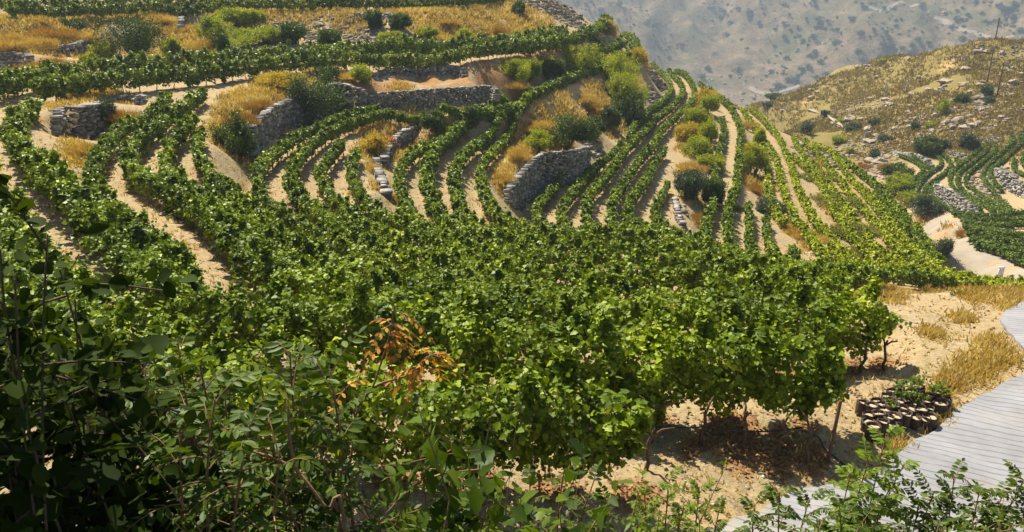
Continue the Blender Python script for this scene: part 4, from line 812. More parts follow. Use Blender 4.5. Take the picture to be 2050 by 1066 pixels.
# ------------------------------------------------------------------ shrubs
def shrub_mesh(W, H, leaf, m_, seed, coverage=1.6, spiky=False):
    r = np.random.default_rng(seed); nl = r.integers(9, 15)
    cs = []
    for i in range(nl):
        a_ = r.random() * 6.28; q = r.random() ** .6 * .46
        cs.append((math.cos(a_) * q * W, math.sin(a_) * q * W, H * (.28 + .5 * r.random() * (1 - q)), W * (.11 + .13 * r.random()), H * (.13 + .15 * r.random())))
    cs.append((0, 0, H * .45, W * .22, H * .30))
    cs = np.array(cs); area = (4 * math.pi * cs[:, 3] * np.sqrt(cs[:, 3] * cs[:, 4])).sum()
    n = int(min(14000, max(60, area * coverage / (leaf * leaf * .55))))
    k = r.choice(len(cs), n, p=cs[:, 3] * cs[:, 4] / (cs[:, 3] * cs[:, 4]).sum())
    cs[:, 3] *= .6 + .8 * r.random(len(cs)); cs[:, 4] *= .6 + .8 * r.random(len(cs))
    d = unit(r.normal(size=(n, 3))); rad = 1 - .5 * r.random(n) ** 1.6 + .22 * (r.random(n) < .07) * r.random(n)
    rad *= 1 + .30 * np.sin(d[:, 0] * 5 + k) * np.sin(d[:, 2] * 4 + k * 2) + .12 * np.sin(d[:, 1] * 11 + k)
    p = np.stack([cs[k, 0] + d[:, 0] * cs[k, 3] * rad, cs[k, 1] + d[:, 1] * cs[k, 3] * rad, cs[k, 2] + d[:, 2] * cs[k, 4] * rad], 1)
    spk = r.random(n) < .22; gi = (k * 37 + (d[:, 0] * 5).astype(int) * 11 + (d[:, 1] * 5).astype(int)) % 97; tl = r.random(n)
    up2 = np.stack([np.sin(gi * 1.7) * .5, np.cos(gi * 2.3) * .5, np.ones(n)], 1) * (tl * H * .20)[:, None]
    anchor = np.stack([cs[k, 0] + np.sin(gi * 3.1) * cs[k, 3] * .8, cs[k, 1] + np.cos(gi * 2.9) * cs[k, 3] * .8, cs[k, 2] + cs[k, 4] * .75], 1)
    if not spiky: p = np.where(spk[:, None], anchor + up2 + r.normal(size=(n, 3)) * leaf * .4, p)
    keep = p[:, 2] > 0.02 * H; p = p[keep]; d = d[keep]; n = len(p)
    if spiky:
        p = p * np.array([1, 1, .8]); V, Fc = bake(BLADE, p, d * .8 + np.array([0, 0, 1.0]) + .45 * r.normal(size=(n, 3)), r.normal(size=(n, 3)), leaf * (1.6 + 2.8 * r.random(n) ** 2), leaf * .26); return raw_mesh('foliage', V, Fc, 3, m_)
    V, Fc = bake(KITE, p, d * .5 + r.normal(size=(n, 3)) * .8 + np.array([0, 0, .2]), d + np.array([0, 0, .7]) + .6 * r.normal(size=(n, 3)), leaf * (.6 + .8 * r.random(n)), leaf * (.4 + .4 * r.random(n)))
    return raw_mesh('foliage', V, Fc, 4, m_)
def branch_mesh(W, H, seed, m_='bark', n=6):
    r = np.random.default_rng(seed); a = Acc(); t = max(.012, H * .018)
    for i in range(n):
        a_ = r.random() * 6.28; e = np.array([math.cos(a_) * W * .34, math.sin(a_) * W * .34, H * (.6 + .3 * r.random())])
        mid_ = e * .5 + np.array([r.normal() * .05 * W, r.normal() * .05 * W, 0])
        a.tube([np.array([0, 0, -.1]), mid_, e], [t * 1.3, t, t * .4], 4)
    return a.mesh('branches', M[m_])
SH = [
 (272,124,112,84,'bush','big dark green bush on the golden slope above the long upper row'),
 (36,106,84,52,'goldbush','large rounded golden bush at the upper left edge'),
 (108,150,84,44,'drybush','brown dry bush right of the dark wall at the left edge'),
 (92,82,70,36,'drybush','brown dry bush below the topmost path, behind the golden bush'),
 (146,64,32,20,'bush','small dark bush on the thin line of stones at the upper left'),
 (210,122,34,28,'shrub','small yellow-green bush at the left foot of the big dark bush'),
 (182,124,22,14,'shrub','tiny yellow-green tuft below the sloping stone wall'),
 (168,84,50,30,'goldbush','orange-gold bush above the sloping stone wall'),
 (348,116,30,34,'shrub','small yellow-green bush right of the big dark bush'),
 (318,48,50,26,'goldbush','golden dry bush left of the crumbling short wall'),
 (395,104,44,34,'goldbush','golden straw tuft below the crumbling short wall'),
 (430,88,56,44,'shrub','leafy green bush at the right foot of the crumbling short wall'),
 (448,112,32,40,'bush','green bush at the left end of the long low wall'),
 (476,52,54,30,'shrub','green bush on the cut bank directly under the topmost path'),
 (512,42,34,18,'shrub','small green bush at the rim of the cut bank'),
 (500,92,90,30,'shrub','spreading green bush along the top of the long low wall'),
 (534,90,44,32,'shrub','light green bush second along the top of the long low wall'),
 (588,92,50,44,'bush','dark round bush in the middle of the cut bank'),
 (652,92,66,28,'bush','green bush on the cut bank above the long low wall'),
 (748,60,34,34,'bush','dark bush below the thin stone wall in the middle of the slope'),
 (808,58,50,30,'bush','dark green bush right of the thin stone wall'),
 (790,84,46,20,'shrub','low green bush at the bank foot right of centre'),
 (856,78,30,24,'shrub','small green bush halfway down the bank'),
 (928,84,36,24,'shrub','light green bush at the right end of the long low wall'),
 (1040,28,28,22,'bush','small green bush high on the rocky slope near the summit'),
 (1085,62,30,20,'goldbush','orange bush on the pale upper slope'),
 (1000,70,34,24,'drybush','brown bush on the upper slope above the vines'),
 (900,52,34,22,'goldbush','straw coloured bush on the upper slope'),
 (622,240,124,96,'bush','dark bush hanging over the tall stone wall'),
 (560,178,84,32,'yellowbush','yellow flowering weeds left of the dark overhanging bush'),
 (655,164,50,28,'bush','green bush on top of the tall stone wall, above the dark overhang'),
 (478,322,74,78,'bush','green bush against the left end of the tall stone wall'),
 (486,262,48,60,'rustbush','rusty orange bush on the slope left of the tall wall'),
 (514,222,50,36,'rustbush','rusty orange weeds above the tall wall end'),
 (726,168,38,36,'shrub','small round green bush left of the low grey wall'),
 (690,160,60,16,'goldbush','golden grass clump left of the small round bush'),
 (870,262,42,36,'bush','dark bush growing out of the curved low wall'),
 (944,258,26,42,'bush','dark upright bush at the right part of the curved wall'),
 (776,298,30,28,'redbush','red leaved weed at the bend of the curved low wall'),
 (750,312,44,42,'yellowbush','bright yellow weeds at the bend of the curved low wall'),
 (748,350,34,34,'goldbush','golden weeds inside the curved low wall'),
 (770,380,28,20,'goldbush','golden grass clump at the lower end of the curved wall'),
 (902,272,30,22,'shrub','small green bush between the curved wall and the vines'),
 (830,312,40,18,'goldbush','golden grass clump under the curved wall'),
 (245,244,50,34,'drybush','grey-brown dry bush beside the short left wall'),
 (222,250,40,44,'olivebush','dull green bush between the two left walls'),
 (170,316,56,40,'goldbush','orange-gold clump at the foot of the short left wall'),
 (1030,160,56,40,'shrub','green bush left on the orange bank below the ridge vines'),
 (1030,182,64,34,'goldbush','orange straw clump on the bank right of the tall wall'),
 (1060,165,40,44,'shrub','olive green bush in the middle of the orange bank'),
 (1100,160,48,44,'bush','dark green bush on the bank right of centre'),
 (1150,146,76,54,'shrub','wide yellow-green shrub on the bank below the upper ridge vines'),
 (1090,120,40,14,'goldbush','golden tuft along the path edge near the ridge'),
 (1196,100,22,20,'bush','small dark bush against the cut rock near the ridge'),
 (1216,72,36,30,'yellowbush','yellow-green bush at the ridge bend between two vine rows'),
 (1232,178,70,62,'shrub','upper yellow-green shrub on the slope left of the rocky outcrop'),
 (1238,215,84,60,'shrub','middle yellow-green shrub on the slope left of the rocky outcrop'),
 (1262,252,66,60,'bush','lower green shrub on the slope left of the rocky outcrop'),
 (1275,130,40,30,'yellowbush','pale yellow shrub just under the ridge bend'),
 (1306,112,34,16,'yellowbush','low yellow-brown shrub on the skyline above the three ridge rows'),
 (1196,226,40,34,'goldbush','golden tuft beside the end of the ridge row'),
 (1136,302,92,74,'bush','dark bush on top of the big grey wall'),
 (1080,302,50,40,'shrub','yellow-green weeds on the left rim of the big grey wall'),
 (1190,282,42,50,'bush','dark bush in the gully right of the big grey wall'),
 (1218,258,40,40,'bush','dark green bush at the foot of the ridge slope'),
 (1200,244,44,30,'rustbush','rusty bush beside the gully'),
 (1070,262,60,40,'goldbush','golden straw mound above the big grey wall'),
 (1030,320,56,36,'goldbush','golden straw mound left of the big grey wall'),
 (1010,362,40,26,'goldbush','small golden mound at the left tip of the big grey wall'),
 (1172,206,44,30,'goldbush','pale golden mound under the end of the long ridge row'),
 (1414,226,38,38,'shrub','green shrub beside the top of the straight pale path'),
 (1392,268,48,44,'shrub','light green shrub in the middle of the slope left of the straight path'),
 (1415,290,36,46,'shrub','darker green shrub against the row left of the straight path'),
 (1396,314,56,38,'shrub','lower light green shrub left of the straight path'),
 (1410,210,34,30,'yellowbush','yellow brush below the ridge vines left of the straight path'),
 (1376,286,44,34,'yellowbush','yellowish brush on the open slope left of the light green shrubs'),
 (1420,342,50,36,'shrub','light green brush at the lower edge of the shrub patch'),
 (1400,372,60,30,'weedbush','pale straw weeds between the golden mound and the olive brush'),
 (1424,198,30,24,'goldbush','golden straw on the skyline left of the straight path'),
 (1498,262,18,28,'goldbush','golden straw strip right of the straight pale path'),
 (1498,316,16,28,'yellowbush','yellow weeds right of the straight pale path'),
 (1478,420,30,20,'weedbush','pale weeds near the foot of the straight path'),
 (1380,344,44,32,'goldbush','golden mound below the light green shrubs'),
 (1384,402,70,60,'olivebush','olive brown brush above the small pale wall end'),
 (1424,414,40,56,'bush','dark bush between the brush and the row left of the path'),
 (1400,446,50,30,'rustbush','rusty weeds beside the small pale wall end'),
 (1520,292,26,34,'shrub','small green shrub at the head of the thin yellow-green row'),
 (1511,350,40,56,'shrub','round green shrub right of the straight pale path'),
 (1508,384,46,20,'rustbush','orange weeds under the round green shrub'),
 (1492,218,20,14,'redbush','red shrub on the skyline at the top of the bright rows'),
 (1540,430,66,24,'olivebush','grey-green weeds above the golden patch'),
 (1604,478,64,30,'goldbush','golden grass mound between the parallel paths foot'),
 (1636,366,60,30,'weedbush','green weeds high in the gully between bright rows'),
 (1664,410,60,34,'weedbush','green weeds in the middle of the gully between bright rows'),
 (1700,472,66,40,'weedbush','green weeds low in the gully between bright rows'),
 (1742,520,60,34,'weedbush','yellow-green weeds at the foot of the gully'),
 (1548,202,26,14,'bush','dark round bush on the skyline between the two hills'),
 (1536,214,16,8,'olivebush','small grey-green bush under the skyline bush'),
 (1652,234,14,12,'bush','small dark bush high on the rocky hillside'),
 (1614,268,20,24,'olivebush','grey-green round bush above the whitish track'),
 (1706,262,26,13,'olivebush','flat dark bush in the middle of the rocky hillside'),
 (1680,250,14,10,'shrub','small green bush beside the line of pale rocks'),
 (1676,285,24,12,'shrub','small green bush below the line of pale rocks'),
 (1701,308,18,12,'shrub','green bush near the outer bright rows'),
 (1748,252,18,12,'olivebush','olive bush left of the pole shadow hillside'),
 (1770,284,20,12,'olivebush','olive bush above the orange scree'),
 (1831,262,14,18,'olivebush','dark upright bush beside the leaning dead tree'),
 (1862,258,20,12,'shrub','light green bush right of the leaning dead tree'),
 (1886,230,20,24,'shrub','bright green bush in the middle of the dry hill'),
 (1926,208,22,14,'bush','dark bush below the utility poles'),
 (1976,196,26,22,'olivebush','grey bush at the foot of the nearer utility pole'),
 (1979,208,16,12,'olivebush','low bush under the nearer utility pole'),
 (1768,126,14,8,'shrub','tiny bush on the skyline of the dry hill'),
 (1857,310,38,30,'bush','dark round bush above the far terraces'),
 (1884,302,24,18,'olivebush','dark bush second of the pair above the far terraces'),
 (1937,302,30,30,'olivebush','grey-green round bush above the far curved rows'),
 (1905,296,20,12,'rustbush','orange bush between the dark bushes above the far terraces'),
 (1838,306,26,16,'rustbush','orange bush left of the dark round bush'),
 (1750,322,22,22,'olivebush','grey-green bush above the pale scree'),
 (1735,338,24,14,'rustbush','orange bush above the pale scree'),
 (1780,345,36,22,'rustbush','orange bush at the left tip of the far terraces'),
 (1796,356,40,24,'bush','green bush below the left tip of the far terraces'),
 (1800,378,44,26,'shrub','grey-green bush left of the diagonal far row'),
 (1768,392,40,24,'shrub','green bush beside the dark edge row'),
 (1824,404,40,16,'shrub','low green bush left of the brown bush'),
 (1850,430,44,34,'olivebush','brown-green bush at the head of the valley road'),
 (1885,520,42,36,'olivebush','rounded weed bush at the valley roadside'),
 (1928,476,22,18,'drybush','brown dry bush on the far side of the valley road'),
 (1930,590,30,10,'weedbush','green weed on the brow of the sandy clearing'),
]
MB = {'rustbush': ('rustbush', True), 'redbush': ('redweed', False), 'olivebush': ('olive', False), 'weedbush': ('weedlight', False), 'goldbush': ('goldbush', True), 'drybush': ('drybush', True), 'yellowbush': ('yellowbush', False)}
for i, (x, yb, wpx, hpx, ty, lab) in enumerate(SH):
    h = ground_hit(x, yb)
    if 'hanging over the tall' in lab: h = at_r(x, 248, 61.8)
    if h is None: continue
    R = math.hypot(h[0], h[1]); dist = float(np.linalg.norm(h)); W = wpx / F_PX * dist * 1.06; H = hpx / F_PX * dist * 1.05
    m_, spiky = MB.get(ty, (ty, False))
    if spiky: H *= .72; W *= 1.2
    if ty == 'shrub' and x < 1350: W *= 1.15
    if ty == 'weedbush': H *= .45; W *= 1.2
    root = empty('shrub', (h[0], h[1], h[2] - .05), lab, 'shrub')
    leaf = max(.06, .0013 * dist + .03) * (1 if not spiky else .9)
    link('foliage', shrub_mesh(W, H, leaf, M[m_], 500 + i, (4.6 if ty == 'bush' else 2.9) if not spiky else 1.0, spiky), root)
    if ty in ('bush', 'shrub', 'olivebush') and dist < 140: link('branches', branch_mesh(W, H, 900 + i), root)

# ------------------------------------------------------------------ grass, litter, gravel, rubble: uncountable ground stuff
def scatter(n, weight, seed, rmin=0, rmax=400):
    r = np.random.default_rng(seed); Wt = weight * ((RRm > rmin) & (RRm < rmax)) * (np.abs(AM_) < 40)
    p = Wt.ravel() / Wt.sum(); k = r.choice(p.size, n, p=p); i, j = np.divmod(k, nA_)
    i = np.clip(i, 1, nR_ - 2); j = np.clip(j, 1, nA_ - 2); u_, v_ = r.random(n), r.random(n)
    def lerp(G): return (G[i, j] * (1 - u_) + G[i + 1, j] * u_) * (1 - v_) + (G[i, j + 1] * (1 - u_) + G[i + 1, j + 1] * u_) * v_
    return np.stack([lerp(GX), lerp(GY), lerp(GZ)], 1), r
AM_ = np.degrees(A)[None] * np.ones((nR_, 1))
def tufts(name, n, weight, seed, m_, s0, s1, rmin, rmax, lab, blades=7, lean=.5):
    p, r = scatter(n, weight, seed, rmin, rmax); R = np.hypot(p[:, 0], p[:, 1])
    pos = np.repeat(p, blades, 0) ; RR_ = np.repeat(R, blades); k = len(pos)
    ssz = (s0 + s1 * RR_) * (.5 + r.random(k))
    pos[:, :2] += r.normal(size=(k, 2)) * (ssz * .45)[:, None]
    ax = r.normal(size=(k, 3)) * lean + np.array([0, 0, 1.])
    V, Fc = bake(BLADE, pos, ax, r.normal(size=(k, 3)), ssz, ssz * .16 + .0008 * RR_)
    return tag(link(name, raw_mesh(name, V, Fc, 3, M[m_])), lab, 'grass', kind='stuff')
gw = np.clip(cov[:, :, 0] - .15, 0, 1); rw = np.clip(cov[:, :, 1] - .3, 0, 1)
roadmask = np.ones_like(gw)
for i_ in range(nR_):
    if Rr[i_] > 40: break
    for j_ in range(nA_):
        if AM_[0, j_] > 8 and inside((GX[i_, j_], GY[i_, j_]), E2): roadmask[i_, j_] = 0
gw *= roadmask; rw *= roadmask
tufts('dry_grass', 20000, gw, 21, 'drygrass', .08, .0034, 6, 140, 'dry golden grass over banks and paths', 6)
tufts('sparse_grass', 5000, (np.clip(.5 + noise2(GX, GY, 9.0), 0, 1) * np.clip(1 - cov[:, :, 2], 0, 1)) * roadmask, 22, 'drygrass', .05, .003, 9, 60, 'sparse straw on the sandy ground', 4, .8)
p, r = scatter(16000, rw + .02 * roadmask, 23, 8, 45); n = len(p); p[:, 2] += .02
V, Fc = bake(KITE, p, r.normal(size=(n, 3)) * np.array([1, 1, .25]), np.array([0, 0, 1.]) + .4 * r.normal(size=(n, 3)), .06 + .0016 * np.hypot(p[:, 0], p[:, 1]), .05 + .0012 * np.hypot(p[:, 0], p[:, 1]))
tag(link('leaf_litter', raw_mesh('leaf_litter', V, Fc, 4, M['litter'])), 'rust coloured fallen leaves under the vines', 'leaf litter', kind='stuff')
def stones(name, p, size, seed, m_, lab, cat, flat=.6):
    r = np.random.default_rng(seed); n = len(p); s_ = size * (.4 + 1.2 * r.random(n) ** 2)
    v = CUBE[None] * (1 + .5 * (r.random((n, 8, 3)) - .5)) * s_[:, None, None] * np.array([1, 1, flat])
    a_ = r.random(n) * 6.28; ca_, sa_ = np.cos(a_)[:, None], np.sin(a_)[:, None]
    v = np.stack([v[:, :, 0] * ca_ - v[:, :, 1] * sa_, v[:, :, 0] * sa_ + v[:, :, 1] * ca_, v[:, :, 2]], 2) + p[:, None]
    Fc = (CF[None] + (np.arange(n) * 8)[:, None, None]).reshape(-1, 4)
    return tag(link(name, raw_mesh(name, v.reshape(-1, 3), Fc, 4, M[m_])), lab, cat, kind='stuff')
p, r = scatter(4500, roadmask * np.clip(.4 + noise2(GX, GY, 3.0), 0.05, 1), 24, 7, 32)
stones('gravel', p, .042, 25, 'stone_pale', 'small stones strewn over the sandy ground', 'gravel')
p, r = scatter(3800, np.clip(cov[:, :, 2] - .1, 0, 1), 26, 95, 260)
stones('rubble', p, .5, 27, 'rock', 'broken pale rock over the dry hillside', 'rubble')
p, r = scatter(2600, np.clip(cov[:, :, 2] - .1, 0, 1), 28, 40, 135)
stones('rubble', p, .35, 29, 'rock', 'loose rock on the cut banks', 'rubble')
hw = ((RRm > 130) & (AM_ > 14)) * 1.0
tufts('hill_grass', 22000, hw * np.clip(.6 + noise2(GX, GY, 14.0), 0, 1), 30, 'tussock', .2, .0022, 120, 270, 'brown and olive tussocks on the dry hillside', 5)

# boulders and low shrubs one can tell apart on the dry hill, poles and dead trees
def rock_mesh(seed, n=1):
    r = np.random.default_rng(seed)
    import bmesh
    bm = bmesh.new(); bmesh.ops.create_icosphere(bm, subdivisions=2, radius=.5)
    for v in bm.verts:
        c_ = Vector(v.co); k = 1 + .22 * math.sin(c_.x * 7 + seed) + .18 * math.sin(c_.y * 9 + seed * 2) + .15 * math.sin(c_.z * 8 - seed) + .12 * r.normal()
        v.co = c_ * k; v.co.z *= .62
    me = bpy.data.meshes.new('boulder'); bm.to_mesh(me); bm.free(); me.materials.append(M['rock']); return me
RK = [rock_mesh(s_) for s_ in range(5)]
rr = random.Random(5)
for i in range(130):
    x, y = rr.uniform(1560, 2048), rr.uniform(100, 330)
    ridge = np.interp(x, [1540, 1600, 1690, 1750, 1880, 1950, 2050], [208, 176, 132, 118, 106, 90, 80])
    low = np.interp(x, [1560, 1600, 1700, 1760, 1850, 1950, 2050], [235, 255, 300, 330, 290, 270, 262])
    if y < ridge + 6 or y > low: continue
    h = ground_hit(x, y)
    if h is None: continue
    o = link('boulder', rr.choice(RK)); s_ = rr.choice([.9, 1.2, 1.5, 1.9, 2.6]) * rr.uniform(.7, 1.1)
    o.location = (h[0], h[1], h[2] + s_ * .1); o.scale = (s_ * rr.uniform(.9, 1.8), s_, s_ * rr.uniform(.6, 1.1)); o.rotation_euler = (0, 0, rr.uniform(0, 6.28))
    tag(o, 'pale weathered boulder among the grass of the dry rocky hillside', 'boulder', 'boulders on the dry hillside')
def pole(x, yb, hpx, lab, th=.11):
    h = ground_hit(x, yb)
    if h is None: h = at_r(x, yb, 240)
    d_ = float(np.linalg.norm(h)); H = hpx / F_PX * d_
    root = empty('utility_pole', tuple(h), lab, 'utility pole', 'wooden utility poles on the dry hill')
    a = Acc(); a.tube([np.array([0, 0, -.3]), np.array([0, 0, H])], [th * 1.25, th], 8); link('shaft', a.mesh('shaft', M['pole'], True), root)
    a = Acc(); a.tube([np.array([-.45, 0, H * .94]), np.array([.45, 0, H * .94])], [.05, .05], 4); link('crossarm', a.mesh('crossarm', M['pole']), root)
pole(1976, 164, 50, 'utility pole standing in the middle of the dry hill, left of the other')
pole(1996, 192, 54, 'reddish utility pole nearer than the others, beside a grey bush')
pole(1993, 76, 32, 'utility pole on the skyline of the dry hill')
def dead_tree(x, yb, hpx, lean, lab, seed):
    h = ground_hit(x, yb)
    if h is None: return
    d_ = float(np.linalg.norm(h)); H = hpx / F_PX * d_; r = np.random.default_rng(seed); a = Acc()
    top = np.array([lean * H, 0, H]); a.tube([np.array([0, 0, -.2]), top * .5 + np.array([.04 * H, 0, 0]), top], [.22, .16, .06], 6)
    o = link('dead_tree', None) if False else None
    root = empty('dead_tree', tuple(h), lab, 'dead tree', 'bleached dead trees on the hills'); link('trunk', a.mesh('trunk', M['deadwood']), root)
    a = Acc()
    for k in range(5):
        f = .35 + .13 * k; b0 = top * f; s_ = 1 if k % 2 else -1
        a.tube([b0, b0 + np.array([s_ * .14 * H, r.normal() * .1, .12 * H]), b0 + np.array([s_ * .2 * H, r.normal() * .2, .27 * H])], [.09, .06, .03], 5)
    link('branches', a.mesh('branches', M['deadwood']), root)
dead_tree(1812, 186, 26, .05, 'bleached forked dead tree in the middle of the dry hill', 1)
dead_tree(1774, 184, 14, 0, 'short dark dead tree left of the forked dead tree', 2)
dead_tree(1575, 226, 16, 0, 'thin bleached dead tree on the near left flank of the dry hill', 3)
dead_tree(1836, 256, 18, .1, 'leaning grey dead tree beside the dark upright bush', 4)
dead_tree(1732, 276, 14, 0, 'thin dead tree stump above the rocks', 5)
# log-like rock lines
for (x0, y0, x1, y1, lab) in [(1655,235,1690,258,'long pale fallen rock slab slanting across the dry hill'), (1615,222,1640,228,'low pale rock ledge on the near flank of the dry hill'), (1728,270,1745,250,'slanting pale rock slab in the middle of the dry hill')]:
    p0, p1 = ground_hit(x0, y0), ground_hit(x1, y1)
    if p0 is None or p1 is None: continue
    o = link('boulder', RK[1]); c_ = (p0 + p1) / 2; L_ = float(np.linalg.norm(p1 - p0)); o.location = tuple(c_ + np.array([0, 0, .2])); o.scale = (L_, 1.3, 1.4)
    o.rotation_euler = (0, 0, math.atan2(p1[1] - p0[1], p1[0] - p0[0])); tag(o, lab, 'boulder')

# scrub on the far mountain
SC = [shrub_mesh(9.0, 5.5, 1.2, M['scrub'], 700 + i, 1.3) for i in range(5)]
rr = random.Random(9); cnt = 0; tries = 0
while cnt < 290 and tries < 4000:
    tries += 1
    x, y = rr.uniform(1150, 2049), rr.uniform(1, 215) 
    if noise2(np.array(x), np.array(y * 1.6), 60.0) + rr.uniform(-.7, .7) < -.1: continue
    h0 = Vector(ray(x, y)).normalized(); g = gb.ray_cast(Vector((0, 0, 0)), h0)
    if g[0] is not None: continue
    h = mount_hit(x, y)
    if h is None: continue
    o = link('scrub_bush', rr.choice(SC)); s_ = rr.choice([.28, .36, .45, .55, .7, 1.05]); o.location = tuple(h - np.array([0, 0, .4])); o.scale = (s_ * 1.1, s_, s_ * .9); o.rotation_euler = (0, 0, rr.uniform(0, 6.28))
    tag(o, 'small dark green bush dotting the hazy far mountainside', 'bush', 'bushes on the far mountain'); cnt += 1
print('scrub', cnt)
r = np.random.default_rng(41); q = mv[r.integers(0, mv.shape[0], 9000)]; an_ = np.degrees(np.arctan2(q[:, 0], q[:, 1]))
q = q[(an_ > -2) & (an_ < 36) & (noise2(q[:, 0] + 90, q[:, 1], 70.0) + .9 * (an_ < 16) + r.normal(size=len(q)) * .35 > .55)]
stones('scattered_rock', q, 2.6, 42, 'rock', 'pale rock bands and stones on the far mountainside', 'rock')
r = np.random.default_rng(31); n = 17000; fj = r.integers(0, mv.shape[0], n); q = mv[fj]; q = q[(np.abs(np.degrees(np.arctan2(q[:, 0], q[:, 1]))) < 45)]
q = q[noise2(q[:, 0], q[:, 1], 90.0) + r.normal(size=len(q)) * .5 > -.2]; n = len(q)
s_ = .6 + 1.5 * r.random(n) ** 2; k = 10; c_ = np.repeat(q, k, 0); S_ = np.repeat(s_, k); d = unit(r.normal(size=(n * k, 3))); d[:, 2] = np.abs(d[:, 2]) * .8
V, Fc = bake(KITE, c_ + d * S_[:, None] * .8 + r.normal(size=(n * k, 3)) * .2, r.normal(size=(n * k, 3)), d + np.array([0, 0, .5]), S_ * 1.1, S_ * .9)
tag(link('scrub', raw_mesh('scrub', V, Fc, 4, M['scrub'])), 'fine low scrub speckling the far mountainside', 'scrub', kind='stuff')
for i, (x, y, hpx) in enumerate([(1536,78,16),(1543,70,14),(1425,40,12),(1580,150,12),(1437,48,10),(1690,60,14)]):
    h = mount_hit(x, y)
    if h is None: continue
    H = hpx / F_PX * float(np.linalg.norm(h)); a = Acc()
    a.tube([np.array([0, 0, -1]), np.array([.3, 0, H])], [.5, .2], 5); a.tube([np.array([.1, 0, H * .45]), np.array([-.28 * H, 0, H * .95])], [.4, .15], 5)
    tag(link('dead_tree', a.mesh('dead_tree', M['deadwood']), loc=tuple(h)), 'thin bleached snag on the far mountainside', 'dead tree', 'snags on the far mountain')

# ------------------------------------------------------------------ haze
hx = bpy.data.meshes.new('haze'); bx = np.array([[x, y, z] for x in (-1250, 1450) for y in (-80, 1760) for z in (-260, 330)], float)
hx = raw_mesh('haze', bx, CF, 4, M['ground'])
hm, nt, b = mat('haze_air'); nt.nodes.remove(b); pv = nt.nodes.new('ShaderNodeVolumePrincipled')
pv.inputs['Color'].default_value = (.66, .82, 1.0, 1); pv.inputs['Density'].default_value = 0.00036; pv.inputs['Anisotropy'].default_value = 0.3
nt.links.new(pv.outputs[0], nt.nodes['Material Output'].inputs['Volume'])
hx.materials.clear(); hx.materials.append(hm)
ho = link('haze', hx); tag(ho, 'thin bluish summer haze filling the valley', 'haze', kind='stuff')

# ------------------------------------------------------------------ nursery bags beside the road
def bag_mesh(seed, rad=.105, H=.27):
    r = np.random.default_rng(seed); n = 14; th = np.linspace(0, 2 * math.pi, n, endpoint=False)
    rings = []
    for z, k in ((0, .92), (H * .12, 1.0), (H * .5, 1.03), (H * .85, 1.0), (H, 1.04), (H * .99, .93), (H * .76, .92)):
        w = k * rad * (1 + .07 * np.sin(th * 3 + seed) + .05 * r.normal(size=n)); rings.append(np.stack([np.cos(th) * w, np.sin(th) * w, np.full(n, z) + .012 * np.sin(th * 2 + seed) * (z > 0)], 1))
    V = np.vstack(rings); idx = np.arange(len(V)).reshape(len(rings), n); nx = np.roll(idx, -1, 1)
    Fc = np.stack([idx[:-1], nx[:-1], nx[1:], idx[1:]], -1).reshape(-1, 4)
    me_ = raw_mesh('bag', V, Fc, 4, M['bag'], True)
    k = n // 1; sv = np.stack([np.cos(th) * rad * .95, np.sin(th) * rad * .95, np.full(n, H * .82)], 1); sv = np.vstack([sv, [[0, 0, H * .87]]])
    mi = sv[:n] * np.array([.5, .5, 1]) + np.array([0, 0, .008]) + np.c_[np.zeros((n, 2)), r.normal(size=n) * .006]
    V2 = np.vstack([sv, mi]); F2 = [[i, (i + 1) % n, n + 1 + (i + 1) % n] for i in range(n)] + [[i, n + 1 + (i + 1) % n, n + 1 + i] for i in range(n)] + [[n + 1 + i, n + 1 + (i + 1) % n, n] for i in range(n)]
    return me_, raw_mesh('soil', V2, np.array(F2), 3, M['soilpot'])
BAGS = [bag_mesh(s_) for s_ in range(4)]
POTS = [(555,485),(605,462),(665,436),(475,540),(590,545),(510,578),(550,620),(390,687),(460,695),(400,742),(510,775),(590,750),(645,700),(715,662),(815,645),(770,580),(670,560),(740,522),(870,585),(920,518),(960,460),(1085,492),(1045,534),(1005,440),(440,825),(578,690),(636,512),(890,488),(945,580),(1010,500),(330,577),(822,408),(600,597),(640,645),(700,612),(835,545),(460,640),(880,640),(960,640),(530,720),(420,600),(780,450),(860,440)]
SEED = {2: .30, 17: .34, 20: .36, 23: .30, 26: .22, 35: .26, 32: .2, 41: .42, 31: .45, 21: .34}
SLAB = {2: 'seedling bag at the back left of the nursery cluster', 17: 'tall seedling bag in the middle of the nursery cluster', 20: 'seedling bag at the right rear of the nursery cluster', 23: 'seedling bag behind the right rear bag', 26: 'small low seedling bag left of the middle of the cluster', 35: 'bright low seedling bag right of the middle of the cluster', 32: 'tiny seedling bag in the front half of the cluster', 41: 'bushiest seedling bag at the back of the nursery cluster', 31: 'tallest seedling bag at the very back of the nursery cluster', 21: 'leafy seedling bag at the right corner of the nursery cluster'}
def sprig(a_pos, a_ax, a_nr, a_sz, base, top, n, size, r, spread=.12):
    for f in np.linspace(.15, 1, n):
        p = base + (top - base) * f; d = unit(r.normal(size=3) * np.array([1, 1, .4])); a_pos.append(p + d * spread * (1.1 - f) * r.random()); a_ax.append(d + np.array([0, 0, .3])); a_nr.append(np.array([0, 0, 1.]) + .5 * r.normal(size=3)); a_sz.append(size * (.6 + .7 * r.random()))
r = np.random.default_rng(77); plc = []
